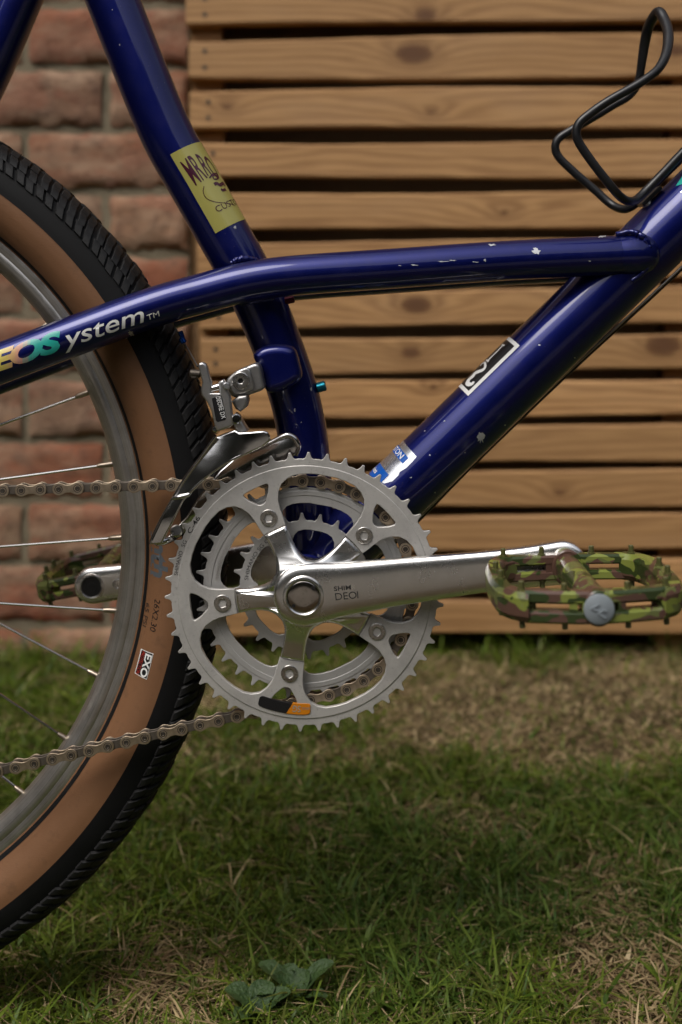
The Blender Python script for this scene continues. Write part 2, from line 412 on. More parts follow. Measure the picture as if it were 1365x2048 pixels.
M = dict(
    paint=m_paint(),
    ring=m_alu('anodised_chainring', (.60, .58, .55), .44, .5, dirt=.5),
    ring2=m_alu('anodised_middle_ring', (.55, .54, .52), .42, .55, dirt=.25),
    crank=m_alu('polished_crank', (.86, .845, .82), .25, 1.0, rv=.12, dirt=.14),
    cap=m_alu('chrome_cap', (.5, .46, .42), .16, 1.0, rv=.12, dirt=.8),
    chrome=flat('chrome_steel', (.62, .61, .6), .14, 1.0, vary=.12, vs=50),
    steel=flat('bolt_steel', (.55, .53, .5), .24, 1.0, vary=.2, vs=120),
    satin=m_alu('satin_alloy', (.62, .61, .6), .34, 1.0, dirt=.3),
    dulled=m_alu('dull_alloy', (.42, .41, .4), .4, 1.0, dirt=.5),
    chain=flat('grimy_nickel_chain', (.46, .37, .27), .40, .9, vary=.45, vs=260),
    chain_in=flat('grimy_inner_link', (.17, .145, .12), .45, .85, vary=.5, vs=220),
    pin=flat('dark_pin', (.10, .085, .07), .45, .8, vary=.4, vs=300),
    socket_shade=flat('painted_socket_shade', (.012, .011, .01), .5, 0),  # near-black, the shade inside open bolt sockets put into the colour
    tan=m_tan(), rubber=m_rubber(), rim=m_rim(),
    spoke=flat('steel_spoke', (.62, .6, .57), .22, 1.0), nipple=flat('brass_nipple', (.45, .38, .3), .35, 1.0, vary=.3, vs=300),
    black=flat('black_rod', (.008, .008, .009), .32, 0, spec=.5, vary=.2, vs=90),
    camo=m_camo(), greycap=flat('grey_plastic', (.22, .25, .27), .55, vary=.1),
    white=flat('white_print', (.78, .78, .76), .4), foil=flat('silver_foil', (.68, .7, .74), .22, .9, vary=.12, vs=60),
    ink=flat('black_print', (.01, .01, .011), .35), yellow=flat('yellow_vinyl', (.36, .33, .09), .22, coat=.4),
    maroon=flat('maroon_print', (.055, .008, .022), .25, coat=.3), blue=flat('blue_print', (.005, .09, .42), .25),
    grey=flat('grey_print', (.085, .1, .115), .5), red=flat('red_print', (.42, .03, .015), .5),
    orange=flat('orange_print', (.55, .18, .005), .35), etched=flat('etched_print', (.018, .017, .016), .6),
    engraved=flat('engraved_mark', (.62, .6, .58), .35, .9), faint=flat('worn_print', (.30, .27, .22), .6),
    chip=flat('bare_alloy_chip', (.55, .56, .58), .45, .6, vary=.3, vs=300),
    teal=flat('teal_anodised', (.01, .16, .22), .3, .8), ano=flat('blue_anodised', (.01, .07, .36), .25, .85),
    wine=flat('wine_anodised', (.08, .008, .02), .35, .7), cable=flat('steel_cable', (.32, .3, .28), .35, 1.0),
    holo=m_holo(), turq=flat('turquoise_print', (.02, .36, .3), .3),
    wood=m_wood('slat_pine', (.58, .325, .135), (.27, .128, .048), (.085, .03, .011)),
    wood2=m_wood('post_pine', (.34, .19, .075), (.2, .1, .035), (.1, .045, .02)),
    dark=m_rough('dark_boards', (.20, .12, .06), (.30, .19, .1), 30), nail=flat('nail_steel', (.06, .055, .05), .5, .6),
    brick=m_brick(), mortar=m_rough('lime_mortar', (.17, .14, .092), (.27, .225, .155), 40, .95, .7, .004),
    soil=m_rough('soil_thatch', (.035, .022, .012), (.11, .075, .04), 60, .95, .8, .01),
)
M['rubber2'] = flat('smooth_rubber', (.006, .006, .0063), .6, spec=.2, vary=.4, vs=60)

# ------------------------------------------------------------------ lawn
def ground_z(x, y):
    t = min(max((y - .05) / .62, 0), 1); s = t * t * (3 - 2 * t)
    return -.014 + .032 * s + .006 * noise.noise(Vector((x * 3.1, y * 3.1, 2.0)))
def build_ground():
    xs = sorted(set([-60, -25, -10, -5, -3, -2] + [i * .05 for i in range(-28, 29)] + [2, 3, 5, 10, 25, 60]))
    ys = sorted(set([-60, -25, -10, -5, -3, -2, -1.5] + [i * .05 for i in range(-24, 27)] + [1.5, 2, 5, 20, 60]))
    v = [(x, y, ground_z(x, y) if abs(x) < 2 and abs(y) < 1.5 else (-.014 if y < .4 else .018)) for x in xs for y in ys]
    n = len(ys); f = [(i * n + j, (i + 1) * n + j, (i + 1) * n + j + 1, i * n + j + 1) for i in range(len(xs) - 1) for j in range(n - 1)]
    me = mesh(v, f, 180)
    b = NB('lawn_soil'); o = b.obj()
    far = b.n('VectorMath', props={'operation': 'LENGTH'}, out=1, i0=o)
    g = b.mix(b.noise(45, o, 8, .7), (.03, .045, .012), (.09, .1, .035))
    s = b.mix(b.noise(70, o, 8, .7), (.024, .016, .007), (.09, .06, .028))
    b.set(Base_Color=b.mix(b.ramp(b.math('MULTIPLY', far, .3), [(.3, (0, 0, 0)), (.6, (1, 1, 1))]), s, g), Roughness=.95, Specular_IOR_Level=.15)
    b.bump(b.noise(220, o, 6), .8, .008)
    tag(link('ground', me, b.m), 'brown soil and thatch showing under the lawn', 'ground', kind='structure')
build_ground()

def build_bounce_patio():  # added out of view, bounces light and reflects in the bare metal
    b = NB('reflector_slabs'); o = b.obj()
    bt = b.n('TexBrick', Vector=o, Color1=(.19, .175, .15), Color2=(.24, .22, .19), Mortar=(.11, .1, .085), Scale=1.0, Mortar_Size=.012, Brick_Width=.6, Row_Height=.45)
    b.set(Base_Color=b.mix(b.math('MULTIPLY', b.noise(9, o, 8, .65), .5), bt, (.15, .135, .11)), Roughness=.85); b.bump(b.noise(60, o, 6), .4, .004)
    tag(link('patio', box(-3.1, 3.1, -3.45, -1.0, -.1, 0.0, .004), b.m), 'unseen stone slab patio added to brighten reflections in the metal', 'patio', kind='structure')
build_bounce_patio()
def fbm(x, y, s, seed, oct=3):
    out = np.zeros_like(x); amp = 1; tot = 0
    for o in range(oct):
        n = 64; g = np.random.default_rng(seed * 10 + o).random((n, n)); k = s * 2 ** o
        xx, yy = x * k + 100, y * k + 100; xi, yi = np.floor(xx).astype(int), np.floor(yy).astype(int)
        fx, fy = xx - xi, yy - yi; fx = fx * fx * (3 - 2 * fx); fy = fy * fy * (3 - 2 * fy)
        v = g[xi % n, yi % n] * (1 - fx) * (1 - fy) + g[(xi + 1) % n, yi % n] * fx * (1 - fy) + g[xi % n, (yi + 1) % n] * (1 - fx) * fy + g[(xi + 1) % n, (yi + 1) % n] * fx * fy
        out += v * amp; tot += amp; amp *= .5
    return out / tot
def build_grass():
    n = 330000
    x = nprnd.uniform(-.95, .95, n); y = nprnd.uniform(-.42, .78, n)
    keep = (y < .725) | (x > -.25)
    keep &= (np.abs(x) < .55 + .12 * (y + .42)) | (nprnd.random(n) < .35)
    x, y = x[keep], y[keep]; n = len(x)
    dry = fbm(x, y, 5.0, 3) * .6 + fbm(x, y, 14, 4) * .4
    dry += .24 * np.exp(-(((x - .20) / .26) ** 2 + ((y - .56) / .14) ** 2))
    dry += .12 * np.exp(-(((x - .10) / .12) ** 2 + ((y - .30) / .06) ** 2))
    dry -= .14 * np.exp(-(((x + .22) / .22) ** 2 + ((y - .45) / .2) ** 2))
    dry -= .16 * np.exp(-(((x - .25) / .2) ** 2 + ((y - .36) / .05) ** 2))
    dry -= .05 * np.clip((.42 - y) * 5, 0, 1); dry = .5 + (dry - .5) * 1.25
    straw = nprnd.random(n) < np.clip((dry - .455) * 3.3, .15, .86)
    lush = fbm(x, y, 7, 8); tuft = fbm(x, y, 26, 9)
    gz = np.array([ground_z(a, b) for a, b in zip(x, y)])
    h = (.006 + .020 * nprnd.random(n) ** 1.6 + .020 * (nprnd.random(n) < .05)) * (.45 + 1.0 * tuft)
    h *= np.where(straw, .75, 1.0) * (1 - .55 * np.clip((dry - .5) * 3, 0, 1))
    h *= np.where((y > .66) & (nprnd.random(n) < .4), 1.9, 1.0)
    w = .0005 + .0009 * nprnd.random(n); w = np.where(nprnd.random(n) < .06, w * 1.9, w); w = np.where(straw, w * .85, w)
    az = nprnd.uniform(0, 2 * np.pi, n)
    lean = np.where(straw, nprnd.uniform(.8, 3.2, n), nprnd.uniform(.2, 2.2, n) ** 1.1)
    fa = az + np.pi / 2 + nprnd.normal(0, .5, n)
    dx, dy = np.cos(az), np.sin(az); wx, wy = np.cos(fa), np.sin(fa)
    V = np.zeros((n, 7, 3), np.float32)
    for lvl, (s, ww) in enumerate(((0, 1.0), (.4, .95), (.75, .65), (1.0, 0))):
        off = lean * s ** 1.8 * h
        zz = gz - .002 + h * s * (1 - .25 * np.clip(lean, 0, 2.2) * s * .9)
        cx, cy = x + dx * off, y + dy * off
        if lvl < 3:
            for side, sg in ((0, -1), (1, 1)):
                V[:, lvl * 2 + side, 0] = cx + sg * wx * w * ww; V[:, lvl * 2 + side, 1] = cy + sg * wy * w * ww; V[:, lvl * 2 + side, 2] = zz
        else: V[:, 6, 0] = cx; V[:, 6, 1] = cy; V[:, 6, 2] = zz
    V[:, :, 1] = np.minimum(V[:, :, 1], np.where(V[:, :, 0] < -.22, .775, 1.5))
    tri = np.array([0, 1, 3, 0, 3, 2, 2, 3, 5, 2, 5, 4, 4, 5, 6])
    idx = (np.arange(n)[:, None] * 7 + tri[None]).ravel().astype(np.int32)
    me = bpy.data.meshes.new('grass'); me.vertices.add(n * 7); me.vertices.foreach_set('co', V.ravel())
    me.loops.add(len(idx)); me.loops.foreach_set('vertex_index', idx)
    nt = len(idx) // 3; me.polygons.add(nt); me.polygons.foreach_set('loop_start', np.arange(nt, dtype=np.int32) * 3)
    c = np.zeros((n, 3)); u = nprnd.random(n)[:, None]; L = lush[:, None]
    green = (1 - u) * np.array([.042, .085, .008]) + u * np.array([.155, .205, .022])
    blue = (1 - u) * np.array([.032, .080, .014]) + u * np.array([.085, .155, .034])
    k = .6 * np.clip((L - .5) * 4, 0, 1) * np.clip((.55 - y[:, None]) * 4, 0, 1)
    g = green * (1 - k) + blue * k
    g = g * (.75 + .6 * tuft[:, None])
    yel = (nprnd.random(n) < .14)[:, None]; g = np.where(yel, g * .5 + np.array([.13, .115, .035]) * .5, g)
    st = (1 - u) * np.array([.22, .145, .07]) + u * np.array([.62, .48, .27])
    c = np.where(straw[:, None], st, g)
    ca = me.color_attributes.new('blade_colour', 'FLOAT_COLOR', 'POINT')
    ca.data.foreach_set('color', np.repeat(np.c_[c, np.ones(n)], 7, 0).astype(np.float32).ravel())
    me.update(); me.validate(); me.shade_smooth()
    b = NB('grass_blade'); a = b.n('Attribute', props={'attribute_name': 'blade_colour'})
    b.set(Base_Color=a, Roughness=.5, Specular_IOR_Level=.3)
    tr = b.t.nodes.new('ShaderNodeBsdfTranslucent'); b.t.links.new(a, tr.inputs[0])
    mx = b.t.nodes.new('ShaderNodeMixShader'); mx.inputs[0].default_value = .3
    b.t.links.new(b.b.outputs[0], mx.inputs[1]); b.t.links.new(tr.outputs[0], mx.inputs[2])
    b.t.links.new(mx.outputs[0], b.t.nodes['Material Output'].inputs[0])
    tag(link('grass', me, b.m), 'patchy lawn of short green grass mixed with dry straw', 'grass', kind='stuff')
build_grass()

# ------------------------------------------------------------------ brick wall (left, behind)
BD = .79                                    # depth of the brick faces
def build_wall():
    w = thing('brick_wall', 'weathered red and buff brick wall with pale mortar beside the slatted screen', 'wall', (-.5, BD, 0))
    x1 = at(381, 0, BD).x
    link('mortar', box(-1.5, x1 - .002, BD + .007, BD + .12, -.1, 1.62), M['mortar'], w)
    b = NB('sky_block_brickwork'); o = b.obj()  # added walls out of view, they shut off the sky behind
    bt = b.n('TexBrick', Vector=b.n('CombineXYZ', X=b.n('SeparateXYZ', out=0, Vector=o), Y=b.n('SeparateXYZ', out=2, Vector=o)), Color1=(.24, .08, .045), Color2=(.26, .16, .1), Mortar=(.24, .2, .14), Scale=1.0, Mortar_Size=.006, Brick_Width=.226, Row_Height=.084)
    b.set(Base_Color=bt, Roughness=.9); b.bump(b.noise(50, o, 6), .6, .005)
    link('sky_block_brickwork', box(-4.5, x1 - .002, BD + .004, BD + .13, 1.62, 5.2), b.m, w)
    link('sky_block_brickwork', box(-4.5, -1.5, BD + .004, BD + .13, -.1, 1.62), b.m, w)
    link('sky_block_brickwork', box(x1 - .002, 4.5, 1.56, 1.7, -.1, 5.2), b.m, w)
    H = .0785; L = .214; G = .0115; CH = (124.2) * (D + BD) / F
    def brick_mesh(seed, L):
        r = random.Random(seed); nx, nz = 16, 7; v = []; f = []
        for i in range(nx + 1):
            for j in range(nz + 1):
                e = i in (0, nx) or j in (0, nz)
                jx = r.uniform(-1, 1) * .002 if i in (0, nx) else 0; jz = r.uniform(-1, 1) * .002 if j in (0, nz) else 0
                v.append((-L / 2 + L * i / nx + jx, (.005 if e else 0) - .0042 * noise.fractal(Vector((i * L / nx * 26, j * .35 + seed * 7.3, seed)), 1.0, 2.0, 4) + r.uniform(-1, 1) * .0006, -(CH - G) / 2 + (CH - G) * j / nz + jz))
        n = len(v); v += [(a, .05, c) for a, b, c in v[:n]]
        q = lambda i, j: i * (nz + 1) + j
        for i in range(nx):
            for j in range(nz): f.append((q(i, j), q(i + 1, j), q(i + 1, j + 1), q(i, j + 1)))
        for i in range(nx): f += [(q(i, 0), q(i, 0) + n, q(i + 1, 0) + n, q(i + 1, 0)), (q(i, nz), q(i + 1, nz), q(i + 1, nz) + n, q(i, nz) + n)]
        for j in range(nz): f += [(q(0, j), q(0, j + 1), q(0, j + 1) + n, q(0, j) + n), (q(nx, j), q(nx, j) + n, q(nx, j + 1) + n, q(nx, j + 1))]
        return mesh(v, f, 60)
    full = [brick_mesh(k, L) for k in range(5)]; cuts = {}
    for k in range(-6, 13):                       # courses: joints measured at y = 10 + 124.2 k
        zc = at(0, 10 + 124.2 * (k + .5), BD).z
        if zc < -.06: continue
        joint = (212 if k % 2 == 1 else 50)
        xj = at(joint, 0, BD).x
        for i in range(-3, 4):
            a = xj + i * (L + G) + G / 2; b2 = a + L
            if b2 < -.98 or a > x1 - .03: continue
            if b2 > x1 - .004:
                b2 = x1 - .004; key = round(b2 - a, 3)
                me = cuts.setdefault(key, brick_mesh(99 + len(cuts), b2 - a))
            else: me = full[rnd.randrange(5)]
            link('brick', me, M['brick'], w, Matrix.Translation(((a + b2) / 2, BD + rnd.uniform(-.0025, .0025), zc)) @ Matrix.Rotation(R(rnd.uniform(-.5, .5)), 4, 'Y'))
build_wall()

# ------------------------------------------------------------------ slatted screen
SD = .735
def build_screen():
    w = thing('slatted_screen', 'pine store front of horizontal slats nailed to posts, dark gaps between', 'screen', (.2, SD, 0))
    # (top left, bottom left, top right, bottom right) heights of every slat, measured at x = 380 and x = 1365
    S = [(-237, -160, -250, -172), (-128, -52, -142, -66), (-24, 52, -40, 37), (81, 158, 66, 154), (183, 259, 172, 254), (287, 357, 281, 353), (388, 462, 379, 452), (487, 560, 479, 552),
         (583, 656, 574, 648), (680, 748, 668, 740), (768, 836, 758, 830), (861, 930, 852, 922), (948, 1016, 942, 1010), (1037, 1102, 1031, 1098),
         (1122, 1190, 1117, 1184), (1204, 1272, 1202, 1268)]
    xe = .78
    for k, (tl, bl, tr, br) in enumerate(S):
        xl = at(375 + 28 / 660 * min(max(tl, -250), 1300) * .95, 0, SD).x + rnd.uniform(-.002, .002)
        zt0, zb0, zt1, zb1 = [at(0, q, SD).z for q in (tl, bl, tr, br)]
        x0r, x1r = at(380, 0, SD).x, at(1365, 0, SD).x
        n = 26; v = []; f = []; th = .018 + rnd.uniform(-.0015, .0015); dy = rnd.uniform(-.0015, .0015)
        ph = rnd.uniform(0, 6); ph2 = rnd.uniform(0, 6)
        for i in range(n + 1):
            x = xl + (xe - xl) * i / n; t = (x - x0r) / (x1r - x0r)
            zt = zt0 + (zt1 - zt0) * t + .0021 * math.sin(x * 7 + ph) + rnd.uniform(-.0004, .0004)
            zb = zb0 + (zb1 - zb0) * t + .0021 * math.sin(x * 6 + ph2) + rnd.uniform(-.0004, .0004)
            c = .0022
            y0 = SD + dy; y1 = SD + th
            v += [(x, y0, zb + c), (x, y0, zt - c), (x, y0 + c, zt), (x, y1, zt), (x, y1, zb), (x, y0 + c, zb)]
        for i in range(n):
            for j in range(6):
                j2 = (j + 1) % 6; f.append((i * 6 + j, i * 6 + j2, (i + 1) * 6 + j2, (i + 1) * 6 + j))
        f.append(tuple(range(6))); f.append(tuple(n * 6 + j for j in range(6)))
        o = link('slat', mesh(v, f, 30), M['wood'], w)
        for nx in (xl + .022 + rnd.uniform(-.003, .003),):
            for s in (.3, .72):
                t = (nx - x0r) / (x1r - x0r); zz = (zb0 + (zb1 - zb0) * t) * (1 - s) + (zt0 + (zt1 - zt0) * t) * s
                link('nail', rod((nx, SD + dy - .0006, zz), (nx + .001, SD + .01, zz), .0031, 10), M['nail'], o)
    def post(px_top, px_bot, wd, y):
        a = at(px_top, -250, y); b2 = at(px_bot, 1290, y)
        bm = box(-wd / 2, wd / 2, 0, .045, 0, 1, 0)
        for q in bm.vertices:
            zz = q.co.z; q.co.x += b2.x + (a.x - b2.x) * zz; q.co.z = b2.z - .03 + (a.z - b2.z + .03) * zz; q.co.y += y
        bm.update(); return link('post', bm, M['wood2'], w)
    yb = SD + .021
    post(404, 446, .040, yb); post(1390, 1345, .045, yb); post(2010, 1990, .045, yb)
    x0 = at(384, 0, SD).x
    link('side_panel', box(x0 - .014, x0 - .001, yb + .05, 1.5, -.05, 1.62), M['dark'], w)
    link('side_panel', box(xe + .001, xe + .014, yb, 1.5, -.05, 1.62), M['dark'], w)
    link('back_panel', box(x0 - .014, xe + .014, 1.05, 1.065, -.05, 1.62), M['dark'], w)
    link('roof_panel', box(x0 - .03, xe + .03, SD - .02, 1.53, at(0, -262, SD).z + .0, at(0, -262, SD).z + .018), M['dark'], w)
build_screen()

# ================================================================== bicycle
bike = thing('bicycle', 'dark blue mountain bike with tan-wall tyre and silver triple crankset on the lawn', 'bicycle', (-.03, 0, -.01))
X0 = (609.4 - PX) * .815 / F; Z0 = HC - (1183 - PY) * .815 / F          # bottom bracket axis
def pol(r, a, y): return Vector((X0 + r * math.cos(a), y, Z0 + r * math.sin(a)))

# ------------------------------------------------------------------ frame tubes
seat_T = Tube([(120, -280, 0, .0188), (150, -200, 0, .0188), (226, 0, 0, .0188), (281, 141, 0, .0188), (336, 272, 0, .0188), (394, 375, 0, .0188), (448, 470, 0, .0188), (488, 541, 0, .0187),
               (526, 620, 0, .0184), (560, 705, 0, .018), (588, 789, 0, .0178), (604, 862, 0, .0177), (612, 930, 0, .0177), (617, 1030, 0, .0177), (618, 1140, 0, .0177)], 10, 48)
seat = link('seat_tube', seat_T.mesh(), M['paint'], bike)
down_T = Tube([(1500, 298, 0, .0232), (1344, 450, 0, .0232), (1092, 695, 0, .0232), (840, 941, 0, .0232), (632, 1141, 0, .0232)], 20, 56)
down = link('down_tube', down_T.mesh(), M['paint'], bike)
rs = .0138
stay_T = Tube([(-420, 888, -.048, rs), (-150, 784, -.048, rs), (0, 727, -.047, rs), (140, 675, -.045, rs), (300, 617, -.039, rs), (400, 588, -.035, rs), (500, 563, -.0325, rs),
               (600, 550, -.031, rs), (800, 536, -.028, rs), (1000, 522, -.024, rs), (1180, 513, -.020, rs), (1270, 509, -.017, rs)], 10, 44)
stay = link('elevated_chainstay', stay_T.mesh(), M['paint'], bike)
q = []
for i in range(0, len(stay_T.c), 6):
    c = stay_T.c[i]; q.append((c[0], -c[1], c[2] - .0035, rs))
link('elevated_chainstay', Tube(q, 5, 30, world=True).mesh(), M['paint'], bike)
link('seat_stay', Tube([(145, -260, 0, .0165), (43, -17, 0, .0165), (-20, 132, 0, .0165), (-60, 226, 0, .0150)], 8, 40).mesh(), M['paint'], bike)
for s in (-1, 1):
    link('seat_stay', Tube([(-40, 180, s * .008, .0105), (-95, 265, s * .030, .0105), (-190, 560, s * .046, .0105), (-385, 1060, s * .056, .0095)], 8, 28).mesh(), M['paint'], bike)
# dropouts carrying the axle
WX = (-501 - PX) * .851 / F; WZ = HC - (1095.5 - PY) * .851 / F
for s in (-1, 1):
    link('dropout', plate([[(WX - .02, WZ - .02), (WX + .02, WZ - .016), (WX + .055, WZ + .05), (WX + .045, WZ + .075), (WX - .005, WZ + .09), (WX - .03, WZ + .03)]], s * .058 - .003, s * .058 + .003, .001), M['paint'], bike)
shell = link('bottom_bracket_shell', revolve([(0, -.031), (.019, -.031), (.0205, -.0295), (.0205, .0295), (.019, .031), (0, .031)], X0, Z0, 48), M['paint'], bike)
link('spindle', revolve([(0, -.058), (.0085, -.058), (.0085, .066), (0, .066)], X0, Z0, 24), M['dulled'], shell)
link('cup', revolve([(.0088, -.0335), (.017, -.0335), (.0175, -.031), (.0175, -.0305)], X0, Z0, 32), M['dulled'], shell)
# weld beads where the tubes meet
def bead(pts, r, par):
    t = Tube(pts, 8, 12); c = t.c + np.array([[rnd.uniform(-.0003, .0003) for _ in range(3)] for _ in t.c])
    t.c = c; t.r = t.r * (1 + .09 * np.sin(np.arange(len(c)) * 1.5)); link('weld_bead', t.mesh(), M['paint'], par)
bead([(1232, 470, -.022, .002), (1262, 464, -.0245, .0022), (1281, 470, -.0265, .0026), (1295, 488, -.027, .0026), (1299, 512, -.026, .0026), (1290, 540, -.024, .0022), (1265, 562, -.022, .002)], 0, down)
bead([(462, 527, -.028, .0015), (474, 521, -.028, .0022), (490, 518, -.027, .0026), (508, 520, -.024, .0022), (520, 525, -.02, .0015)], 0, seat)
bead([(474, 606, -.017, .0015), (497, 604, -.023, .0022), (520, 600, -.024, .0022), (548, 596, -.018, .0015)], 0, seat)
# end collar of the stay against the down tube
link('collar', Tube([(1236, 510, -.0185, .0137), (1254, 509.5, -.0180, .0145), (1268, 509, -.0172, .0149), (1282, 508.5, -.0155, .0146), (1293, 508, -.0125, .0125)], 6, 40).mesh(), M['paint'], stay)

# decals on the tubes
def on(t, off=.00025): return lambda u, v: t.surf(u, v, off)
OFF1, OFF2, OFF3 = .00022, .0004, .00055
t0, a0 = seat_T.find(345, 306); t1, a1 = seat_T.find(428, 469)
am = (a0 + a1) / 2
st = link('sticker', patch(on(seat_T, OFF1), t0, t1, am, 1.9, 24, 24), M['yellow'], seat)
tag(st, 'glossy mustard yellow sticker with maroon print wrapped round the seat tube')
def seat_text(body, px, py, h, w, bold=0, shear=0, rise=0.0):
    tb, ab = seat_T.find(px, py)
    return link('lettering', lettering(body, lambda u, v: seat_T.surf(tb - v + rise * u, ab + u / .0188, OFF2), h, w, bold, shear, .2), M['maroon'], seat)
seat_text('MR', 389, 374, .0195, .0118, .012, -.25, -.15); seat_text('RO', 414, 350, .0170, .0112, .012, 0, .55)
seat_text('CUSTOM', 435, 426, .0044, .0275, .0)
fs = on(seat_T, OFF2)
def seat_px(pts): return [seat_T.find(*p) for p in pts]
def rib_m(fn_t, pts, w, rr):
    """ribbon in (t, a) where a is scaled to metres"""
    return ribbon(lambda u, v: fn_t.surf(u, v / rr, OFF2), [(a, b * rr) for a, b in pts], w)
link('swirl', rib_m(seat_T, seat_px([(419, 357), (426, 348), (434, 349), (435, 357), (428, 358), (425, 352), (429, 350)]), .0011, .0188), M['maroon'], seat)
link('swirl', rib_m(seat_T, seat_px([(428, 369), (434, 367), (440, 371), (446, 367), (450, 372)]), .0024, .0188), M['maroon'], seat)
link('swirl', rib_m(seat_T, seat_px([(441, 378), (446, 381), (451, 379)]), .002, .0188), M['maroon'], seat)
link('swirl', rib_m(seat_T, seat_px([(408, 373), (407, 384), (412, 395), (422, 401), (440, 405), (470, 411)]), .0005, .0188), M['maroon'], seat)
# chainstay lettering
def stay_text(body, p, q, h, m, bold=0, shear=0, spacing=1.0):
    ta, aa = stay_T.find(*p); tb, ab = stay_T.find(*q); L = math.hypot(tb - ta, (ab - aa) * rs)
    du = ((tb - ta) / L, (ab - aa) / L)
    return link('lettering', lettering(body, lambda u, v: stay_T.surf(ta + du[0] * u, aa + du[1] * u + v / rs, OFF1), h, L, bold, shear, .2, spacing), m, stay)
stay_text('EOS', (-14, 744), (133, 695), .0122, M['holo'], .05, .28, .92)
stay_text('ystem', (127, 697), (294, 642), .0116, M['white'], .006, .3)
stay_text('TM', (297, 640), (321, 631), .0038, M['white'], .0, .1)
# down tube labels
def dpx(p): return down_T.find(*p)
ta, aa = dpx((1038, 690)); tb, ab = dpx((939, 794)); al = (aa + ab) / 2; rd = .0232
link('label', patch(on(down_T, OFF1), ta, tb, al, 2.2, 24, 20), M['white'], down)
bw = .0028
link('label_field', patch(on(down_T, OFF2), ta + bw, tb - bw, al + bw / rd, 2.25, 24, 20), M['ink'], down)
def down_rib(pts, w):
    return link('lettering', ribbon(lambda u, v: down_T.surf(u, v / rd, OFF3), [(a, b * rd) for a, b in [dpx(p) for p in pts]], w), M['white'], down)
down_rib([(949, 764), (946, 768), (940, 769.5), (936.5, 766), (939, 760), (946, 754), (951, 747), (957, 744), (966, 741), (972, 734), (971, 727), (966, 725.5), (960, 731)], lambda t: .0018 + .0024 * math.sin(math.pi * min(1, t * 1.25)))
down_rib([(976, 724), (984, 715), (995, 704), (1007, 692)], .0018)
down_rib([(973.5, 720.5), (979, 724)], .0014); down_rib([(1004, 690), (1010, 693)], .0013)
# torn silver and blue tubing sticker
ta, aa = dpx((833, 913)); tb, ab = dpx((768, 966))
edge = [dpx(p) for p in ((833, 914), (824, 925), (812, 936), (800, 943), (797, 951), (785, 962), (770, 967), (757, 962), (745, 955))]
v = []; f = []
for i, (te, ae) in enumerate(edge):
    te = te if i else ta
    for j in range(17): v.append(down_T.surf(te, ae + (2.1 - ae) * j / 16, OFF1))
for i in range(len(edge) - 1):
    for j in range(16): f.append((i * 17 + j, i * 17 + j + 1, i * 17 + j + 18, i * 17 + j + 17))
link('label', mesh(v, f), M['foil'], down)
tc, ac = dpx((811, 923)); td, ad = dpx((805, 928)); tc2, ac2 = dpx((787, 907))
tq0 = dpx((817, 915))[0]; tq1 = dpx((805, 927))[0]
link('label_field', patch(on(down_T, OFF2), tq0, tq1, (ac + ad) / 2, 2.0, 8, 16), M['blue'], down)
tr0 = dpx((779, 951))[0]; tr1 = dpx((765, 963))[0] + .004; ar = dpx((772, 957))[1]
link('label_field', patch(on(down_T, OFF2), tr0, tr1, ar, 2.0, 8, 16), M['blue'], down)
def down_text(body, tmid, aend, h, w):
    # reads down the side of the tube towards the viewer, tops towards the head of the bicycle
    link('lettering', lettering(body, lambda u, v: down_T.surf(tmid + h / 2 - v, aend + (w - u) / rd, OFF3), h, w, .01, 0, .25), M['white'], down)
down_text('EASTON', (tq0 + tq1) / 2, (ac + ad) / 2 + .17, .0042, .026)
down_text('Series', (tr0 + tr1) / 2, ar + .45, .0036, .014)
link('lettering', blob(on(down_T, OFF1), [dpx(p) for p in ((1352, 372), (1366, 352), (1385, 338), (1390, 350), (1372, 366))]), M['turq'], down)
link('lettering', blob(on(down_T, OFF1), [dpx(p) for p in ((1361, 385), (1374, 374), (1392, 366), (1392, 380), (1372, 388))]), M['foil'], down)
# chipped paint
def chips(t, par, lst):
    for px, py, w, h, n in lst:
        pts = []
        n = n * 2
        for k in range(n):
            a = 2 * math.pi * k / n; j = rnd.uniform(.45, 1.15)
            pts.append(t.find(px + w * j * math.cos(a), py + h * j * math.sin(a)))
        try: link('paint_chip', blob(on(t, OFF1), pts), M['chip'], par)
        except Exception: pass
chips(stay_T, stay, [(1073, 502, 9, 8, 9), (985, 490, 8, 2.5, 8), (1205, 473, 9, 3, 8), (263, 667, 7, 7, 9), (300, 663, 5, 3, 7), (886, 523, 12, 1.4, 7), (905, 521, 9, 1, 6), (830, 530, 10, 1.3, 6), (800, 531, 4, 1, 6), (950, 524, 7, 1, 6), (970, 521, 3, 3, 6), (255, 678, 4, 3, 6), (1180, 522, 3, 1.2, 6)])
chips(down_T, down, [(962, 874, 8, 12, 9), (1078, 690, 4, 1.5, 6), (904, 720, 2, 2, 5), (860, 910, 1.6, 2, 5), (823, 955, 2.4, 1.5, 5), (838, 800, 1.5, 1.5, 5), (930, 905, 1.5, 1.5, 5), (1150, 715, 1.6, 1.2, 5), (870, 985, 1.6, 1.2, 5), (1010, 850, 1.5, 1.5, 5), (1235, 505, 2, 1.4, 5), (850, 862, 1.3, 1.3, 5), (890, 842, 1.4, 1.4, 5)])
chips(seat_T, seat, [(590, 820, 2, 4, 6), (603, 845, 1.4, 1.4, 5), (470, 455, 3, 3, 6), (390, 345, 1.4, 1.4, 5), (622, 778, 2.5, 4, 6), (240, 90, 1.3, 1.6, 5), (225, 20, 1.2, 1.2, 5)])
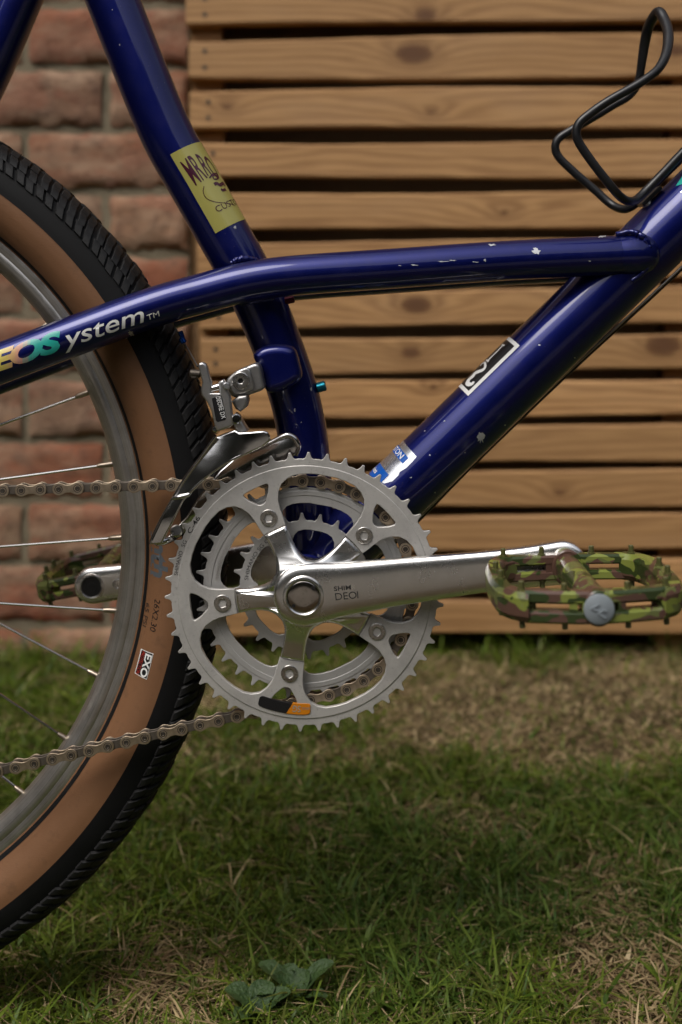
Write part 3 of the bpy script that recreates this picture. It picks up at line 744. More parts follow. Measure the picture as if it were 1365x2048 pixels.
# cables, bolts
cb = lambda y, o: Tube([(1500, 408 + o, y, .00085), (1294, 601 + o, y, .00085), (1124, 757 + o, y, .00085), (943, 931 + o, y, .00085), (846, 1030 + o, y, .00085), (720, 1150 + o, y, .00085)], 3, 8).mesh()
link('gear_cable', cb(-.004, -2), M['cable'], bike); link('gear_cable', cb(.006, 4), M['ink'], bike)
link('bolt', rod(at(634, 776, -.004), at(652, 771, -.004), .0036, 20, .0006), M['teal'], seat)
link('bolt', rod(at(570, 602, -.012), at(589, 598, -.012), .0026, 16, .0005), M['wine'], seat)
fr = link('cable_stop', rod(at(361, 662, -.028), at(369, 686, -.028), .0017, 16, .0004), M['ano'], bike)
link('collar', rod(at(363, 676, -.028), at(369, 686, -.028), .0022, 16, .0005), M['ano'], fr)
link('cable', Tube([(368, 684, -.028, .0006), (381, 706, -.038, .0006), (396, 733, -.052, .0006)], 4, 8).mesh(), M['cable'], fr)

# ------------------------------------------------------------------ rear wheel
RP = [(.2600, .0075), (.2640, .0118), (.2655, .0128), (.2690, .0128), (.2700, .0123), (.2710, .0128), (.2755, .0132), (.2775, .0128), (.2770, .0112)]
rim_prof = [(.2570, 0)] + [(.2576, -.004)] + [(r, -y) for r, y in RP] + [(.268, -.0105), (.268, .0105)] + [(r, y) for r, y in reversed(RP)] + [(.2576, .004)]
wheel = link('rear_wheel', revolve(rim_prof, WX, WZ, 220, closed_prof=True), M['rim'], bike)
SW = [(.2740, .0115), (.2778, .0150), (.2830, .0210), (.2890, .0255), (.2950, .0277), (.2995, .0283), (.3040, .0282)]
SH = [(.3040, .0285), (.3090, .0279), (.3150, .0262), (.3200, .0238), (.3245, .020), (.3280, .0145), (.3303, .0075), (.3312, 0)]
def side_y(r):
    q = SW + SH[1:]; return -float(np.interp(r, [a for a, b in q], [b for a, b in q]))
def smooth_prof(P, n=4): return [tuple(p) for p in cr(P, n)]
tyre = link('tyre', revolve([(r, -y) for r, y in smooth_prof(SH)] + [(r, y) for r, y in reversed(smooth_prof(SH)[:-1])], WX, WZ, 220, ang=60), M['rubber2'], wheel)
for s in (-1, 1):
    link('sidewall', revolve([(r, s * y) for r, y in smooth_prof(SW)], WX, WZ, 220, ang=60), M['tan'], wheel)
    link('rim_gap_line', revolve([(.2768, s * .0140), (.2780, s * .0156), (.2794, s * .0172)], WX, WZ, 220, ang=60), M['rubber2'], wheel)  # black strip put in for the dark gap between rim and tyre
# tread blocks: three rows of raked blocks over the arc in view, mesh shared by row
def tread_mesh(s0, s1, skew, wid, hgt):
    """block between profile stations s0..s1 (0 near edge .. 1 crown .. 2 far edge), raked along the tyre"""
    P = smooth_prof([(.3175, .0252), (.3225, .0222), (.3268, .0172), (.3298, .0100), (.3312, 0)], 6)
    P = [(r, -y) for r, y in P] + [(r, y) for r, y in reversed(P[:-1])]
    st = np.linspace(0, 2, len(P)); v = []; f = []; m = 5
    for k in range(m):
        s = s0 + (s1 - s0) * k / (m - 1)
        r = np.interp(s, st, [a for a, b in P]); y = np.interp(s, st, [b for a, b in P])
        e = np.interp(s + .02, st, [a for a, b in P]), np.interp(s + .02, st, [b for a, b in P])
        tx, ty = e[0] - r, e[1] - y; L = math.hypot(tx, ty) or 1; nx, ny = -ty / L, tx / L
        if nx < 0: nx, ny = -nx, -ny
        sh = skew * (k / (m - 1) - .5)
        for hh, ww in ((-.001, wid), (hgt * .75, wid * .94), (hgt, wid * .82)):
            for sg in (-1, 1):
                if hh == hgt and k in (0, m - 1): hh2 = hgt * .8
                else: hh2 = hh
                a = (sh + sg * ww / 2) / .33; rr = r + nx * hh2
                v.append((rr * math.cos(a), y + ny * hh2, rr * math.sin(a)))
    for k in range(m - 1):
        o = k * 6; p = o + 6
        f += [(o, o + 2, p + 2, p), (o + 2, o + 4, p + 4, p + 2), (o + 4, o + 5, p + 5, p + 4), (o + 5, o + 3, p + 3, p + 5), (o + 3, o + 1, p + 1, p + 3)]
    f += [(0, 1, 3, 2), (2, 3, 5, 4)]; o = (m - 1) * 6; f += [(o, o + 2, o + 3, o + 1), (o + 2, o + 4, o + 5, o + 3)]
    return mesh(v, f, 30)
NP = 230
rows = [(tread_mesh(.0, .30, .0055, .0070, .0027), 0), (tread_mesh(.31, .62, .0050, .0066, .0024), .4), (tread_mesh(.63, .98, .0035, .0070, .0021), .85), (tread_mesh(1.0, 1.37, -.0035, .0070, .0021), .15), (tread_mesh(1.38, 2.0, -.0095, .0070, .0026), .6)]
pitch = 2 * math.pi / NP
def tread_mw(i, ph):
    return Matrix.Translation((WX, 0, WZ)) @ Matrix.Rotation(-(i + ph + rnd.uniform(-.09, .09)) * pitch, 4, 'Y') @ Matrix.Scale(1 - rnd.uniform(0, .0024) - (.0020 if i % 3 == 0 else 0), 4)
for k, (me_, ph) in enumerate(rows):
    me_.materials.append(M['rubber'])
    if k < 3:
        for i in range(-49, 48): link('tread_block', me_, None, wheel, tread_mw(i, ph))
far_tread = []
for k, (me_, ph) in enumerate(rows):
    for i in range(NP) if k > 2 else list(range(48, NP - 49)):
        c = me_.copy(); c.transform(tread_mw(-i if k < 3 else i, ph)); far_tread.append(c)
ft = join(far_tread); ft.materials.clear(); ft.materials.append(M['rubber'])
for c in far_tread: bpy.data.meshes.remove(c)
tag(link('far_tread', ft, None, wheel), None, kind='stuff')
# spokes from the measured nipples towards the hub
def spoke(p, q, side):
    a = at(p[0], p[1], 0); b2 = at(q[0], q[1], side * .006); d = (b2 - a); d.y = 0; d.normalize()
    e = a + d * .247; e.y = side * .026
    link('spoke', rod(a, e, .00098, 8), M['spoke'], wheel)
    g = (e - a).normalized(); o = Vector((a.x - WX, 0, a.z - WZ)).normalized()
    link('nipple', Tube([tuple(a + g * -.006) + (.0021,), tuple(a + g * .002) + (.0021,), tuple(a + g * .0105) + (.0019,), tuple(a + g * .013) + (.0012,)], 1, 10, world=True, sub=False).mesh(), M['nipple'], wheel)
for k, (p, q2) in enumerate([((185, 782), (0, 850)), ((231, 927), (0, 958)), ((253, 1074), (0, 1095)), ((244, 1222), (0, 1204)), ((208, 1358), (0, 1250)), ((146, 1487), (0, 1387)), ((59, 1596), (4, 1547)), ((102, 644), (0, 716)), ((-2, 540), (-60, 620)), ((-50, 1680), (-110, 1600))]):
    spoke(p, q2, -1 if k % 2 else 1)
link('hub', revolve([(.006, -.062), (.006, -.04), (.02, -.034), (.023, -.032), (.023, -.028), (.012, -.024), (.010, 0), (.012, .028), (.022, .03), (.022, .034), (.006, .036), (.006, .062)], WX, WZ, 40), M['dulled'], wheel)
# sidewall printing
def wfind(px, py):
    best = None
    for r in np.linspace(.279, .302, 60):
        y = side_y(r); p = at(px, py, y); e = abs(math.hypot(p.x - WX, p.z - WZ) - r)
        if best is None or e < best[0]: best = (e, r, math.atan2(p.z - WZ, p.x - WX))
    return best[1], best[2]
def tyre_text(body, p, q, h, m, w=None, bold=0, off=.0003, shear=0):
    """clockwise line of writing, tops outwards, from p to q (inner edge of the letters)"""
    r0, a0 = wfind(*p); r1, a1 = wfind(*q); L = abs(a1 - a0) * r0; r0 = (r0 + r1) / 2
    fn = lambda u, v: Vector((WX + (r0 + v) * math.cos(a0 - u / r0), side_y(r0 + v) - off, WZ + (r0 + v) * math.sin(a0 - u / r0)))
    return link('lettering', lettering(body, fn, h, L, bold, shear, .3), m, wheel)
tyre_text('26X2.30', (307, 1196), (303, 1262), .0042, M['ink']); tyre_text('65 PSI', (291, 1203), (288, 1252), .0030, M['ink'])
tyre_text('mth', (303, 1062), (302, 1151), .0122, M['grey'], bold=.04, shear=.1)
def ang_patch(c4, off, m, name='label'):
    q = [wfind(*p) for p in c4]
    def fn(u, v):
        r = (q[0][0] * (1 - u) + q[1][0] * u) * (1 - v) + (q[3][0] * (1 - u) + q[2][0] * u) * v
        a = (q[0][1] * (1 - u) + q[1][1] * u) * (1 - v) + (q[3][1] * (1 - u) + q[2][1] * u) * v
        return Vector((WX + r * math.cos(a), side_y(r) - off, WZ + r * math.sin(a)))
    return link(name, patch(fn, 0, 1, 0, 1, 8, 8), m, wheel)
ang_patch([(283, 1297), (308, 1307), (294, 1359), (270, 1346)], .0003, M['white'])
ang_patch([(284.5, 1299), (306.5, 1308), (293, 1357), (271.5, 1345)], .0005, M['ink'], 'label_field')
tyre_text('EXO', (293.5, 1306), (280, 1350), .0047, M['white'], bold=.03, off=.0007)
tyre_text('PROTECTION', (284.5, 1301), (272.5, 1345), .0026, M['red'], off=.0007)

# ------------------------------------------------------------------ chainrings
def tooth_loop(n, r_root, r_tip, ph=0.0, prof=((0, 1), (.05, 1), (.082, .84), (.115, .55), (.155, .28), (.21, .09), (.30, .0), (.4, .04))):
    out = []; T = 2 * math.pi / n
    side = [(u, h) for u, h in prof if u > 0]
    for i in range(n):
        for u, h in [(-u, h) for u, h in reversed(side)] + side:
            a = ph + (i + u) * T; r = r_root + (r_tip - r_root) * h; out.append((X0 + r * math.cos(a), Z0 + r * math.sin(a)))
    return out
def grimy(me, r_min):
    """oily black on the worn edges between the teeth"""
    for p in me.polygons:
        if abs(p.normal.y) < .6 and math.hypot(p.center.x - X0, p.center.z - Z0) > r_min: p.material_index = 1
    return me
def circ(r, n=120, cx=None, cz=None, a0=0):
    cx = X0 if cx is None else cx; cz = Z0 if cz is None else cz
    return [(cx + r * math.cos(a0 + 2 * math.pi * i / n), cz + r * math.sin(a0 + 2 * math.pi * i / n)) for i in range(n)]
BOLT = [R(43.6 + 72 * k) for k in range(5)]
P2 = lambda r, a: (X0 + r * math.cos(a), Z0 + r * math.sin(a))
def round_loop(pts, rad, n=5):
    out = []; k = len(pts)
    for i in range(k):
        p = Vector(pts[i]); a = Vector(pts[i - 1]) - p; b = Vector(pts[(i + 1) % k]) - p
        ra = rad[i] if isinstance(rad, (list, tuple)) else rad
        d = min(ra, a.length * .45, b.length * .45); q0 = p + a.normalized() * d; q1 = p + b.normalized() * d
        for j in range(n + 1):
            t = j / n; out.append(tuple((q0 * (1 - t) ** 2 + p * 2 * t * (1 - t) + q1 * t * t)))
    return out
def big_ring():
    holes = []; inner = []
    for a in BOLT:
        pts = [P2(.0765, a + R(d)) for d in (7.2, 3.6, 0, -3.6, -7.2)] + [P2(.0715, a - R(6.0)), P2(.0648, a - R(1.8)), P2(.0648, a + R(1.8)), P2(.0715, a + R(6.0))]
        holes.append(round_loop(pts, [.0035, .001, .001, .001, .0035, .002, .002, .002, .002]))
    # one inner contour: tabs at the bolts, arcs of the windows between them
    tab = [(.0463, 0), (.0463, 5), (.0465, 10.2), (.052, 9.9), (.058, 9.4), (.0635, 9.7), (.069, 11.2), (.0735, 13.6), (.0765, 17.0), (.0783, 21), (.0788, 26), (.079, 31), (.079, 36)]
    for a in BOLT:
        for r, d in [(r, -d) for r, d in reversed(tab)][1:] + tab[1:-1]: inner.append(P2(r, a + R(d)))
    teeth = tooth_loop(46, .0888, .0933, R(2.2))
    t1 = plate([teeth, circ(.080, 160)], -.0512, -.0488, .0004)
    t2 = plate([circ(.0845, 180), inner] + holes, -.0518, -.0480, .0005)
    return link('chainring', grimy(join([t1, t2]), .087), [M['ring'], M['pin']], bike)
ring1 = big_ring(); tag(ring1, 'large outer chainring with shark-fin teeth')
def ring_text(par, body, a_from, a_to, r0, h, y, m, bold=0, mt=None):
    L = R(a_from - a_to) * r0
    fn = lambda u, v: Vector((X0 + (r0 + v) * math.cos(R(a_from) - u / r0), y, Z0 + (r0 + v) * math.sin(R(a_from) - u / r0)))
    return link('lettering', lettering(body, fn, h, L, bold, 0, .6), m, par)
ring_text(ring1, 'SHIMANO', 172.6, 161.6, .0853, .0025, -.05136, M['ink']); ring_text(ring1, 'SG', 159.6, 156.6, .0853, .0025, -.05136, M['ink'])
ring_text(ring1, 'C-46', 153, 144.6, .0850, .003, -.05136, M['ink'], .01)
# orange and black badge at the bottom of the ring
def arcband(a0, a1, r0, r1, n=14):
    return [P2(r1, R(a0 + (a1 - a0) * i / n)) for i in range(n + 1)] + [P2(r0, R(a1 + (a0 - a1) * i / n)) for i in range(n + 1)]
badge = link('badge', plate([round_loop([P2(.0745, R(246.6)), P2(.0815, R(247.6))] + [P2(.0815, R(247.6 + k * 3)) for k in range(1, 5)] + [P2(.0816, R(261.5)), P2(.0742, R(264.0))] + [P2(.0742, R(264.0 - k * 3)) for k in range(1, 5)], [.003, .003] + [.0003] * 4 + [.0002, .0002] + [.0003] * 4)], -.0524, -.0500, .0002), M['ink'], ring1)
link('badge', plate([round_loop([P2(.0742, R(264.1)), P2(.0816, R(261.6))] + [P2(.0816, R(261.6 + k * 2.7)) for k in range(1, 4)] + [P2(.0812, R(272.8)), P2(.0745, R(273.2))] + [P2(.0742, R(273.2 - k * 2.6)) for k in range(1, 4)], [.0002, .0002] + [.0003] * 3 + [.003, .003] + [.0003] * 3)], -.0524, -.0500, .0002), M['orange'], ring1)
ring_text(ring1, 'SG', 268.2, 264.3, .0757, .0042, -.05255, M['faint'], .015); ring_text(ring1, 'SUPERGLIDE', 273.1, 268.8, .0765, .0016, -.05255, M['faint'])
def mid_ring():
    inner = []
    tab = [(.0515, 0), (.0515, 4), (.0520, 8), (.0550, 10), (.0570, 13), (.0578, 17), (.058, 22), (.058, 29), (.058, 36)]
    for a in BOLT:
        for r, d in [(r, -d) for r, d in reversed(tab)][1:] + tab[1:-1]: inner.append(P2(r, a + R(d)))
    teeth = tooth_loop(36, .0684, .0742, R(1.0))
    t1 = plate([teeth, inner], -.0432, -.0410, .0004)
    t2 = plate([circ(.0665, 140), circ(.0632, 140)], -.0437, -.0428, .0002)
    return link('chainring', grimy(join([t1, t2]), .0675), [M['ring2'], M['pin']], bike)
ring2 = mid_ring(); tag(ring2, 'middle chainring carrying the chain')
ring_text(ring2, 'SHIMANO SG C-36', 174, 143, .0585, .0022, -.0435, M['engraved'])
def small_ring():
    inner = []
    tab = [(.032, 0), (.032, 5), (.0325, 10), (.0355, 13), (.0378, 18), (.0385, 24), (.0385, 30), (.0385, 36)]
    for a in BOLT:
        for r, d in [(r, -d) for r, d in reversed(tab)][1:] + tab[1:-1]: inner.append(P2(r, a + R(d)))
    return link('chainring', plate([tooth_loop(24, .0446, .0498, R(3.0)), inner], -.0352, -.0330, .0004), M['ring2'], bike)
ring3 = small_ring(); tag(ring3, 'small inner chainring')
ring_text(ring3, 'SHIMANO SG C-24', 174, 120, .0392, .0026, -.0354, M['etched'])
for a in BOLT:                                            # chainring bolts
    c = P2(.055, a)
    hexl = [(c[0] + .0029 * math.cos(a + R(60 * k + 10)), c[1] + .0029 * math.sin(a + R(60 * k + 10))) for k in range(6)]
    b1 = plate([circ(.0057, 32, *c), hexl], -.0528, -.0500, .0005)
    b2 = plate([circ(.0046, 24, *c), circ(.0036, 24, *c)], -.0500, -.0395, 0)
    bo = link('chainring_bolt', join([b1, b2]), M['steel'], ring1)
    link('bolt_socket_shade', plate([circ(.0034, 20, *c)], -.0506, -.0502, 0), M['socket_shade'], ring1)  # dark disc closes the hex, painted as the shade inside
    c = P2(.037, a)
    link('chainring_bolt', plate([circ(.0045, 20, *c)], -.040, -.0352, .0004), M['steel'], ring3)

# ------------------------------------------------------------------ right crank with five-arm spider
CA = math.atan2(.0255, .1685); CL = .1704
def spider():
    arms = [(.0461, 0), (.0461, 5), (.0463, 10.1), (.042, 10.8), (.036, 12.2), (.031, 14.6), (.027, 18.5), (.0245, 23.5), (.0230, 29), (.0225, 36)]
    o = []
    for a in BOLT:
        for r, d in [(r, -d) for r, d in reversed(arms)][1:] + arms[1:-1]: o.append(P2(r, a + R(d)))
    me = plate([o, circ(.0088, 32)], -.0566, -.0475, .0026, 60, 5)
    for v in me.vertices:                                 # arms fall away from the hub to the ring
        r = math.hypot(v.co.x - X0, v.co.z - Z0)
        if v.co.y < -.052: v.co.y += .0030 * min(max((r - .018) / .025, 0), 1) - .004 * min(max((.03 - r) / .01, 0), 1)
    me.update(); return me
def crank_arm(side):
    """side -1 near (right), +1 far; lofted rounded section along the arm"""
    ax = Vector((math.cos(CA), 0, math.sin(CA))) * (-side); up = Vector((-math.sin(CA), 0, math.cos(CA)))
    S = []
    for s in np.linspace(-.0205, 0, 9)[:-1]: S.append((s, math.sqrt(max(.0205 ** 2 - s * s, 4e-8))))
    body = [(0, .0205), (.012, .0196), (.026, .0178), (.05, .0163), (.08, .0148), (.115, .0134), (.145, .0132), (.17, .0142)]
    for i, p in enumerate(cr(body, 5)): S.append((p[0], p[1]))
    for t in np.linspace(0, 1, 10)[1:]:
        a = t * math.pi / 2; S.append((.1704 + .0142 * math.sin(a), max(.0142 * math.cos(a), .0004)))
    v = []; f = []; n = 32
    for s, hh in S:
        yf = np.interp(s, [-.02, .02, .06, .11, .15, .18], [.0642, .0645, .0670, .0735, .0805, .0835])
        yb = np.interp(s, [-.02, .02, .05, .08, .15, .18], [.052, .0525, .0545, .0590, .0680, .0705])
        hy = (yf - yb) / 2; cy = (yf + yb) / 2
        for k in range(n):
            a = 2 * math.pi * k / n; e = .55
            cc = math.copysign(abs(math.cos(a)) ** e, math.cos(a)); ss = math.copysign(abs(math.sin(a)) ** e, math.sin(a))
            edge = min(1, hh / .006)
            p = Vector((X0, 0, Z0)) + ax * float(s) + up * (hh * ss)
            v.append((p.x, side * (cy + hy * cc * (.55 + .45 * edge)), p.z))
    for i in range(len(S) - 1):
        for k in range(n):
            k2 = (k + 1) % n; f.append((i * n + k, i * n + k2, (i + 1) * n + k2, (i + 1) * n + k))
    f.append(tuple(range(n))); f.append(tuple((len(S) - 1) * n + k for k in range(n)))
    return mesh(v, f, 50)
crank = link('crank_arm', join([crank_arm(-1), spider()], 50), M['crank'], bike); tag(crank, 'polished right crank arm with five-arm spider')
link('dust_cap_rim', revolve([(.0108, -.0652), (.0116, -.0660), (.0128, -.0658), (.0138, -.0640), (.0138, -.062)], X0, Z0, 48), M['crank'], crank)
cap = link('dust_cap', revolve([(0, -.06525), (.003, -.06524), (.006, -.0652), (.0096, -.0651), (.0104, -.0648), (.0109, -.0642), (.0109, -.062)], X0, Z0, 48), M['cap'], crank)
for a in (42, 222): 
    c = P2(.0086, R(a)); link('pin_hole', plate([circ(.0012, 14, *c)], -.0654, -.0644, 0), M['ink'], cap)  # black disc set proud, the dark of the hole painted in
def crank_text(body, s0, v0, h, w, m, bold=0):
    ax = Vector((math.cos(CA * .75), 0, math.sin(CA * .75))); up = Vector((-ax.z, 0, ax.x))
    def fn(u, v):
        s = s0 + u; y = -np.interp(s, [-.02, .02, .06, .11], [.0642, .0645, .0670, .0735]) - .00025
        return Vector((X0, 0, Z0)) + ax * s + up * (v0 + v) + Vector((0, y, 0))
    link('lettering', lettering(body, fn, h, w, bold, 0, 2), m, crank)
crank_text('SHIM', .0205, .0016, .0028, .0112, M['etched'], .015); crank_text('Fi', .0322, .0016, .0024, .0022, M['faint']); crank_text('DEO', .0208, -.0046, .0046, .0140, M['etched'], -.004); crank_text('I', .0352, -.0046, .0046, .0006, M['etched'])
for k in range(3): crank_text('-', .0428, -.0063 + k * .0022, .0022, .0022, M['faint'])
# left crank beyond the wheel
crank2 = link('crank_arm', crank_arm(1), M['crank'], bike); tag(crank2, 'left crank arm on the far side')
ex, ez = X0 - CL * math.cos(CA), Z0 - CL * math.sin(CA)
link('eye_lip', revolve([(.0078, .0690), (.0084, .0682), (.0094, .0684), (.0100, .0695), (.0100, .072)], ex, ez, 40), M['crank'], crank2)
link('pedal_axle_end', revolve([(0, .0688), (.0032, .0688), (.0033, .0691), (.0076, .0691), (.0080, .072)], ex, ez, 32), M['ink'], crank2)  # black disc, the dark of the hollow axle put into its colour
link('stamp', revolve([(.0030, .0661), (.0034, .0656), (.0038, .0661)], ex + .0205, ez + .0032, 24), M['dulled'], crank2)

# ------------------------------------------------------------------ platform pedals
def pedal_parts():
    """local: x fore-aft, y outwards from the crank (0 .. .104), z up"""
    parts = []; T = .0068
    def bar(pts, r0, zc=0, wid=.006, hgt=.012):
        # rounded rectangular rail following pts (x, y)
        P = cr(pts, 5); n = len(P); v = []; f = []
        for i, p in enumerate(P):
            a = P[max(0, i - 1)]; b = P[min(n - 1, i + 1)]; t = np.array([b[0] - a[0], b[1] - a[1]]); t /= np.linalg.norm(t); nn = np.array([-t[1], t[0]])
            sec = [(-.5, -.3), (-.32, -.5), (.32, -.5), (.5, -.3), (.5, .3), (.32, .5), (-.32, .5), (-.5, .3)]
            for a_, b_ in sec: v.append((p[0] + nn[0] * a_ * wid, p[1] + nn[1] * a_ * wid, zc + b_ * hgt))
        for i in range(n - 1):
            for k in range(8):
                k2 = (k + 1) % 8; f.append((i * 8 + k, i * 8 + k2, (i + 1) * 8 + k2, (i + 1) * 8 + k))
        f.append(tuple(range(8))); f.append(tuple((n - 1) * 8 + k for k in range(8)))
        return mesh(v, f, 22)
    parts.append(rod((0, -.004, 0), (0, .101, 0), .0092, 24, .001))
    for sz in (-1, 1):
        parts.append(bar([(-.044, .097), (-.02, .1015), (0, .1035), (.02, .1015), (.044, .097)], 0, sz * .0055, .0095, .0072))   # outer rail, top and bottom
        parts.append(bar([(-.044, .006), (-.02, .004), (0, .003), (.02, .004), (.044, .006)], 0, sz * .0049, .0095, .0062))
    for sx in (-1, 1):
        parts.append(bar([(sx * .040, .099), (sx * .050, .092), (sx * .0555, .078), (sx * .0565, .052), (sx * .0550, .026), (sx * .049, .011), (sx * .040, .004)], 0, 0, .0125, .0165))
        parts.append(bar([(sx * .012, .1025), (sx * .017, .1015)], 0, 0, .0085, .0150)); parts.append(bar([(sx * .008, .003), (sx * .016, .0038)], 0, 0, .0085, .0135))
    parts.append(rod((0, .094, 0), (0, .1094, 0), .0100, 28, .0008)); parts.append(rod((0, -.001, 0), (0, .009, 0), .0115, 28, .001))
    pins = [(-.046, .0945), (-.020, .1010), (.020, .1010), (.046, .0945), (-.0555, .066), (-.0560, .044), (.0555, .066), (.0560, .044), (-.046, .0075), (-.018, .0045), (.018, .0045), (.046, .0075)]
    return join(parts, 22), pins
pb, ppins = pedal_parts(); pb.materials.append(M['camo'])
pin_me = join([rod((0, 0, -.001), (0, 0, .0008), .0029, 12), rod((0, 0, 0), (0, 0, .0050), .0019, 12, .0004)]); pin_me.materials.append(flat('olive_pin', (.085, .085, .028), .3))
def pedal(x, z, y, side, tilt, lab):
    mw = Matrix.Translation((x, y, z)) @ Matrix.Rotation(tilt, 4, 'Y') @ Matrix.Diagonal((.88, side, 1, 1))
    o = link('pedal', pb, None, bike, mw); tag(o, lab)
    for px_, py_ in ppins:
        hz = .0083 if abs(px_) > .04 else .0080
        for s in (1, -1): link('grip_pin', pin_me, None, o, mw @ Matrix.Translation((px_, py_, s * hz)) @ Matrix.Diagonal((1, 1, s, 1)))
    cp = link('end_cap', revolve([(0, -.0014), (.0072, -.0012), (.0084, -.0004), (.0086, .0012)], 0, 0, 36), M['greycap'], o, mw @ Matrix.Translation((0, .1098, 0)) @ Matrix.Diagonal((1.136, -1, 1, 1)))
    lm = mw @ Matrix.Translation((0, .1098, 0)) @ Matrix.Diagonal((1.136, -1, 1, 1))
    for lp in ([(-.0052, .0010), (-.0006, .0036), (.0004, .0028), (-.0028, .0010), (.0000, -.0006), (-.001, -.0013)], [(-.0016, -.0018), (.0010, -.0003), (.0022, .0006), (.0040, -.0006), (.0032, -.0013), (.0021, -.0006), (.0004, -.0018), (.0036, -.0044), (.0028, -.0050)]):
        link('emblem', plate([lp], -.0020, -.0010, .0001), M['greycap'], o, lm)
nx_, nz_ = X0 + CL * math.cos(CA), Z0 + CL * math.sin(CA)
pedal(nx_, nz_, -.0855, -1, R(-1.5), 'camouflage platform pedal with grey end cap'); pedal(ex, ez, .0855, 1, R(-12), 'camouflage platform pedal on the far side')

# ------------------------------------------------------------------ chain
YC = -.0421
def peanut(rb, rw, n=10):
    h = .00635; o = []
    for k in range(n + 1): a = R(-118 + 236 * k / n); o.append((h + rb * math.cos(a), rb * math.sin(a)))
    o += [(.0018, rw), (0, rw * .97), (-.0018, rw)]
    for k in range(n + 1): a = R(62 + 236 * k / n); o.append((-h + rb * math.cos(a), rb * math.sin(a)))
    o += [(-.0018, -rw), (0, -rw * .97), (.0018, -rw)]
    return o
def slotmesh(parts):
    bm = bmesh.new()
    for me, k in parts:
        n0 = len(bm.faces); bm.from_mesh(me); bm.faces.ensure_lookup_table()
        for f in bm.faces[n0:]: f.material_index = k
    me = bpy.data.meshes.new('m'); bm.to_mesh(me); bm.free(); return smooth(me)
op = peanut(.0043, .0027); ip = peanut(.0040, .0029)
parts = [(plate([op], -.0037, -.0027, .00025), 0), (plate([op], .0027, .0037, .00025), 0)]
for s in (-1, 1):
    parts += [(revolve([(.0022, -.00365), (.0024, -.00385), (.0027, -.00385), (.0029, -.0036)], s * .00635, 0, 20), 1), (revolve([(0, -.0038), (.0008, -.0038), (.0010, -.0040), (.0016, -.0039), (.0018, -.0036), (.0018, .0041), (0, .0043)], s * .00635, 0, 12), 1)]
outer_me = slotmesh(parts); outer_me.materials.append(M['chain']); outer_me.materials.append(M['pin'])
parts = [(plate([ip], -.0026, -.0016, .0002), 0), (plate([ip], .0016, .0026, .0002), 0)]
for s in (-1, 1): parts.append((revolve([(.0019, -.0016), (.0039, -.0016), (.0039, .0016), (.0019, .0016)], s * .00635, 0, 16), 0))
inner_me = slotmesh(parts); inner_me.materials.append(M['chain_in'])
# path of the pins: upper run, round the middle ring, lower run
RC = .0729
def chain_pins():
    pu0 = at(13, 984, YC); pu1 = at(352, 976, YC); d = (pu1 - pu0).normalized()
    # circle point where the upper run meets the ring (tangent from above)
    ang_u = math.atan2(d.z, d.x) + math.pi / 2
    pts = []
    p = pu0.copy(); p -= d * .0127 * 13
    c = Vector((X0, YC, Z0))
    tang = c + Vector((math.cos(ang_u), 0, math.sin(ang_u))) * RC
    n = int(round((tang - p).length / .01271)); step = (tang - p) / n
    pts = [p + step * i for i in range(n)]
    pl0 = at(25, 1537, YC); pl1 = at(491, 1430, YC); dl = (pl1 - pl0).normalized()
    ang_l = math.atan2(dl.z, dl.x) - math.pi / 2
    k = 36 * (ang_u - ang_l) / (2 * math.pi); m = int(round(k))
    pts += [c + Vector((math.cos(ang_u - (ang_u - ang_l) * i / m), 0, math.sin(ang_u - (ang_u - ang_l) * i / m))) * RC for i in range(m + 1)]
    e = pts[-1]; far = at(25 - 36 * 13, 1537 + 8.1 * 13, YC); q = (far - e); nn = int(round(q.length / .0126))
    pts += [e + q * (i / nn) for i in range(1, nn + 1)]
    return pts
pins = chain_pins()
chain_root = None
i0 = min(range(len(pins)), key=lambda i: abs(proj(pins[i])[0] - 50) + abs(proj(pins[i])[1] - 983)) % 2
cs = []
for i in range(len(pins) - 1):
    a, b = pins[i], pins[i + 1]; m = (a + b) / 2; an = math.atan2(b.z - a.z, b.x - a.x)
    cs.append((i % 2 == i0, Matrix.Translation(m) @ Matrix.Rotation(-an + R(rnd.uniform(-1, 1)), 4, 'Y')))
bush = join([rod(p + Vector((0, -.0012, 0)), p + Vector((0, .0012, 0)), .0030, 10) for p in pins])
chain = link('chain', bush, M['pin'], bike)
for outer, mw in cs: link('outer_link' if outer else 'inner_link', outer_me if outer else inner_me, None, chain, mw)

# ------------------------------------------------------------------ front derailleur
def pxplate(pts, y0, y1, bev, sm=0, res=3): 
    p = [tuple(q) for q in cr(pts, sm, True)] if sm else pts
    return plate([pl(p, y0)], y0, y1, bev, 40, res)
boss = link('derailleur_boss', pxplate([(506, 716), (512, 702), (530, 692), (558, 689), (580, 692), (592, 703), (600, 730), (604, 752), (594, 767), (566, 782), (540, 787), (529, 777), (524, 750)], -.031, -.006, .006, 4, 5), M['paint'], seat)
fdl = link('front_derailleur', pxplate([(452, 762), (470, 744), (494, 733), (511, 727), (520, 733), (526, 760), (528, 778), (505, 788), (480, 796), (463, 792), (456, 778)], -.044, -.026, .002, 3), M['dulled'], bike)
link('clamp_plate', pxplate([(466, 752), (474, 742), (492, 735), (499, 737), (503, 748), (508, 772), (505, 779), (488, 787), (468, 790), (460, 780)], -.0475, -.0440, .0012), M['satin'], fdl)
bc = at(482, 761, -.0475)
hexl = [(bc.x + .0019 * math.cos(R(60 * k)), bc.z + .0019 * math.sin(R(60 * k))) for k in range(6)]
link('clamp_bolt', plate([circ(.0060, 32, bc.x, bc.z), hexl], -.0500, -.0470, .0007), M['steel'], fdl)
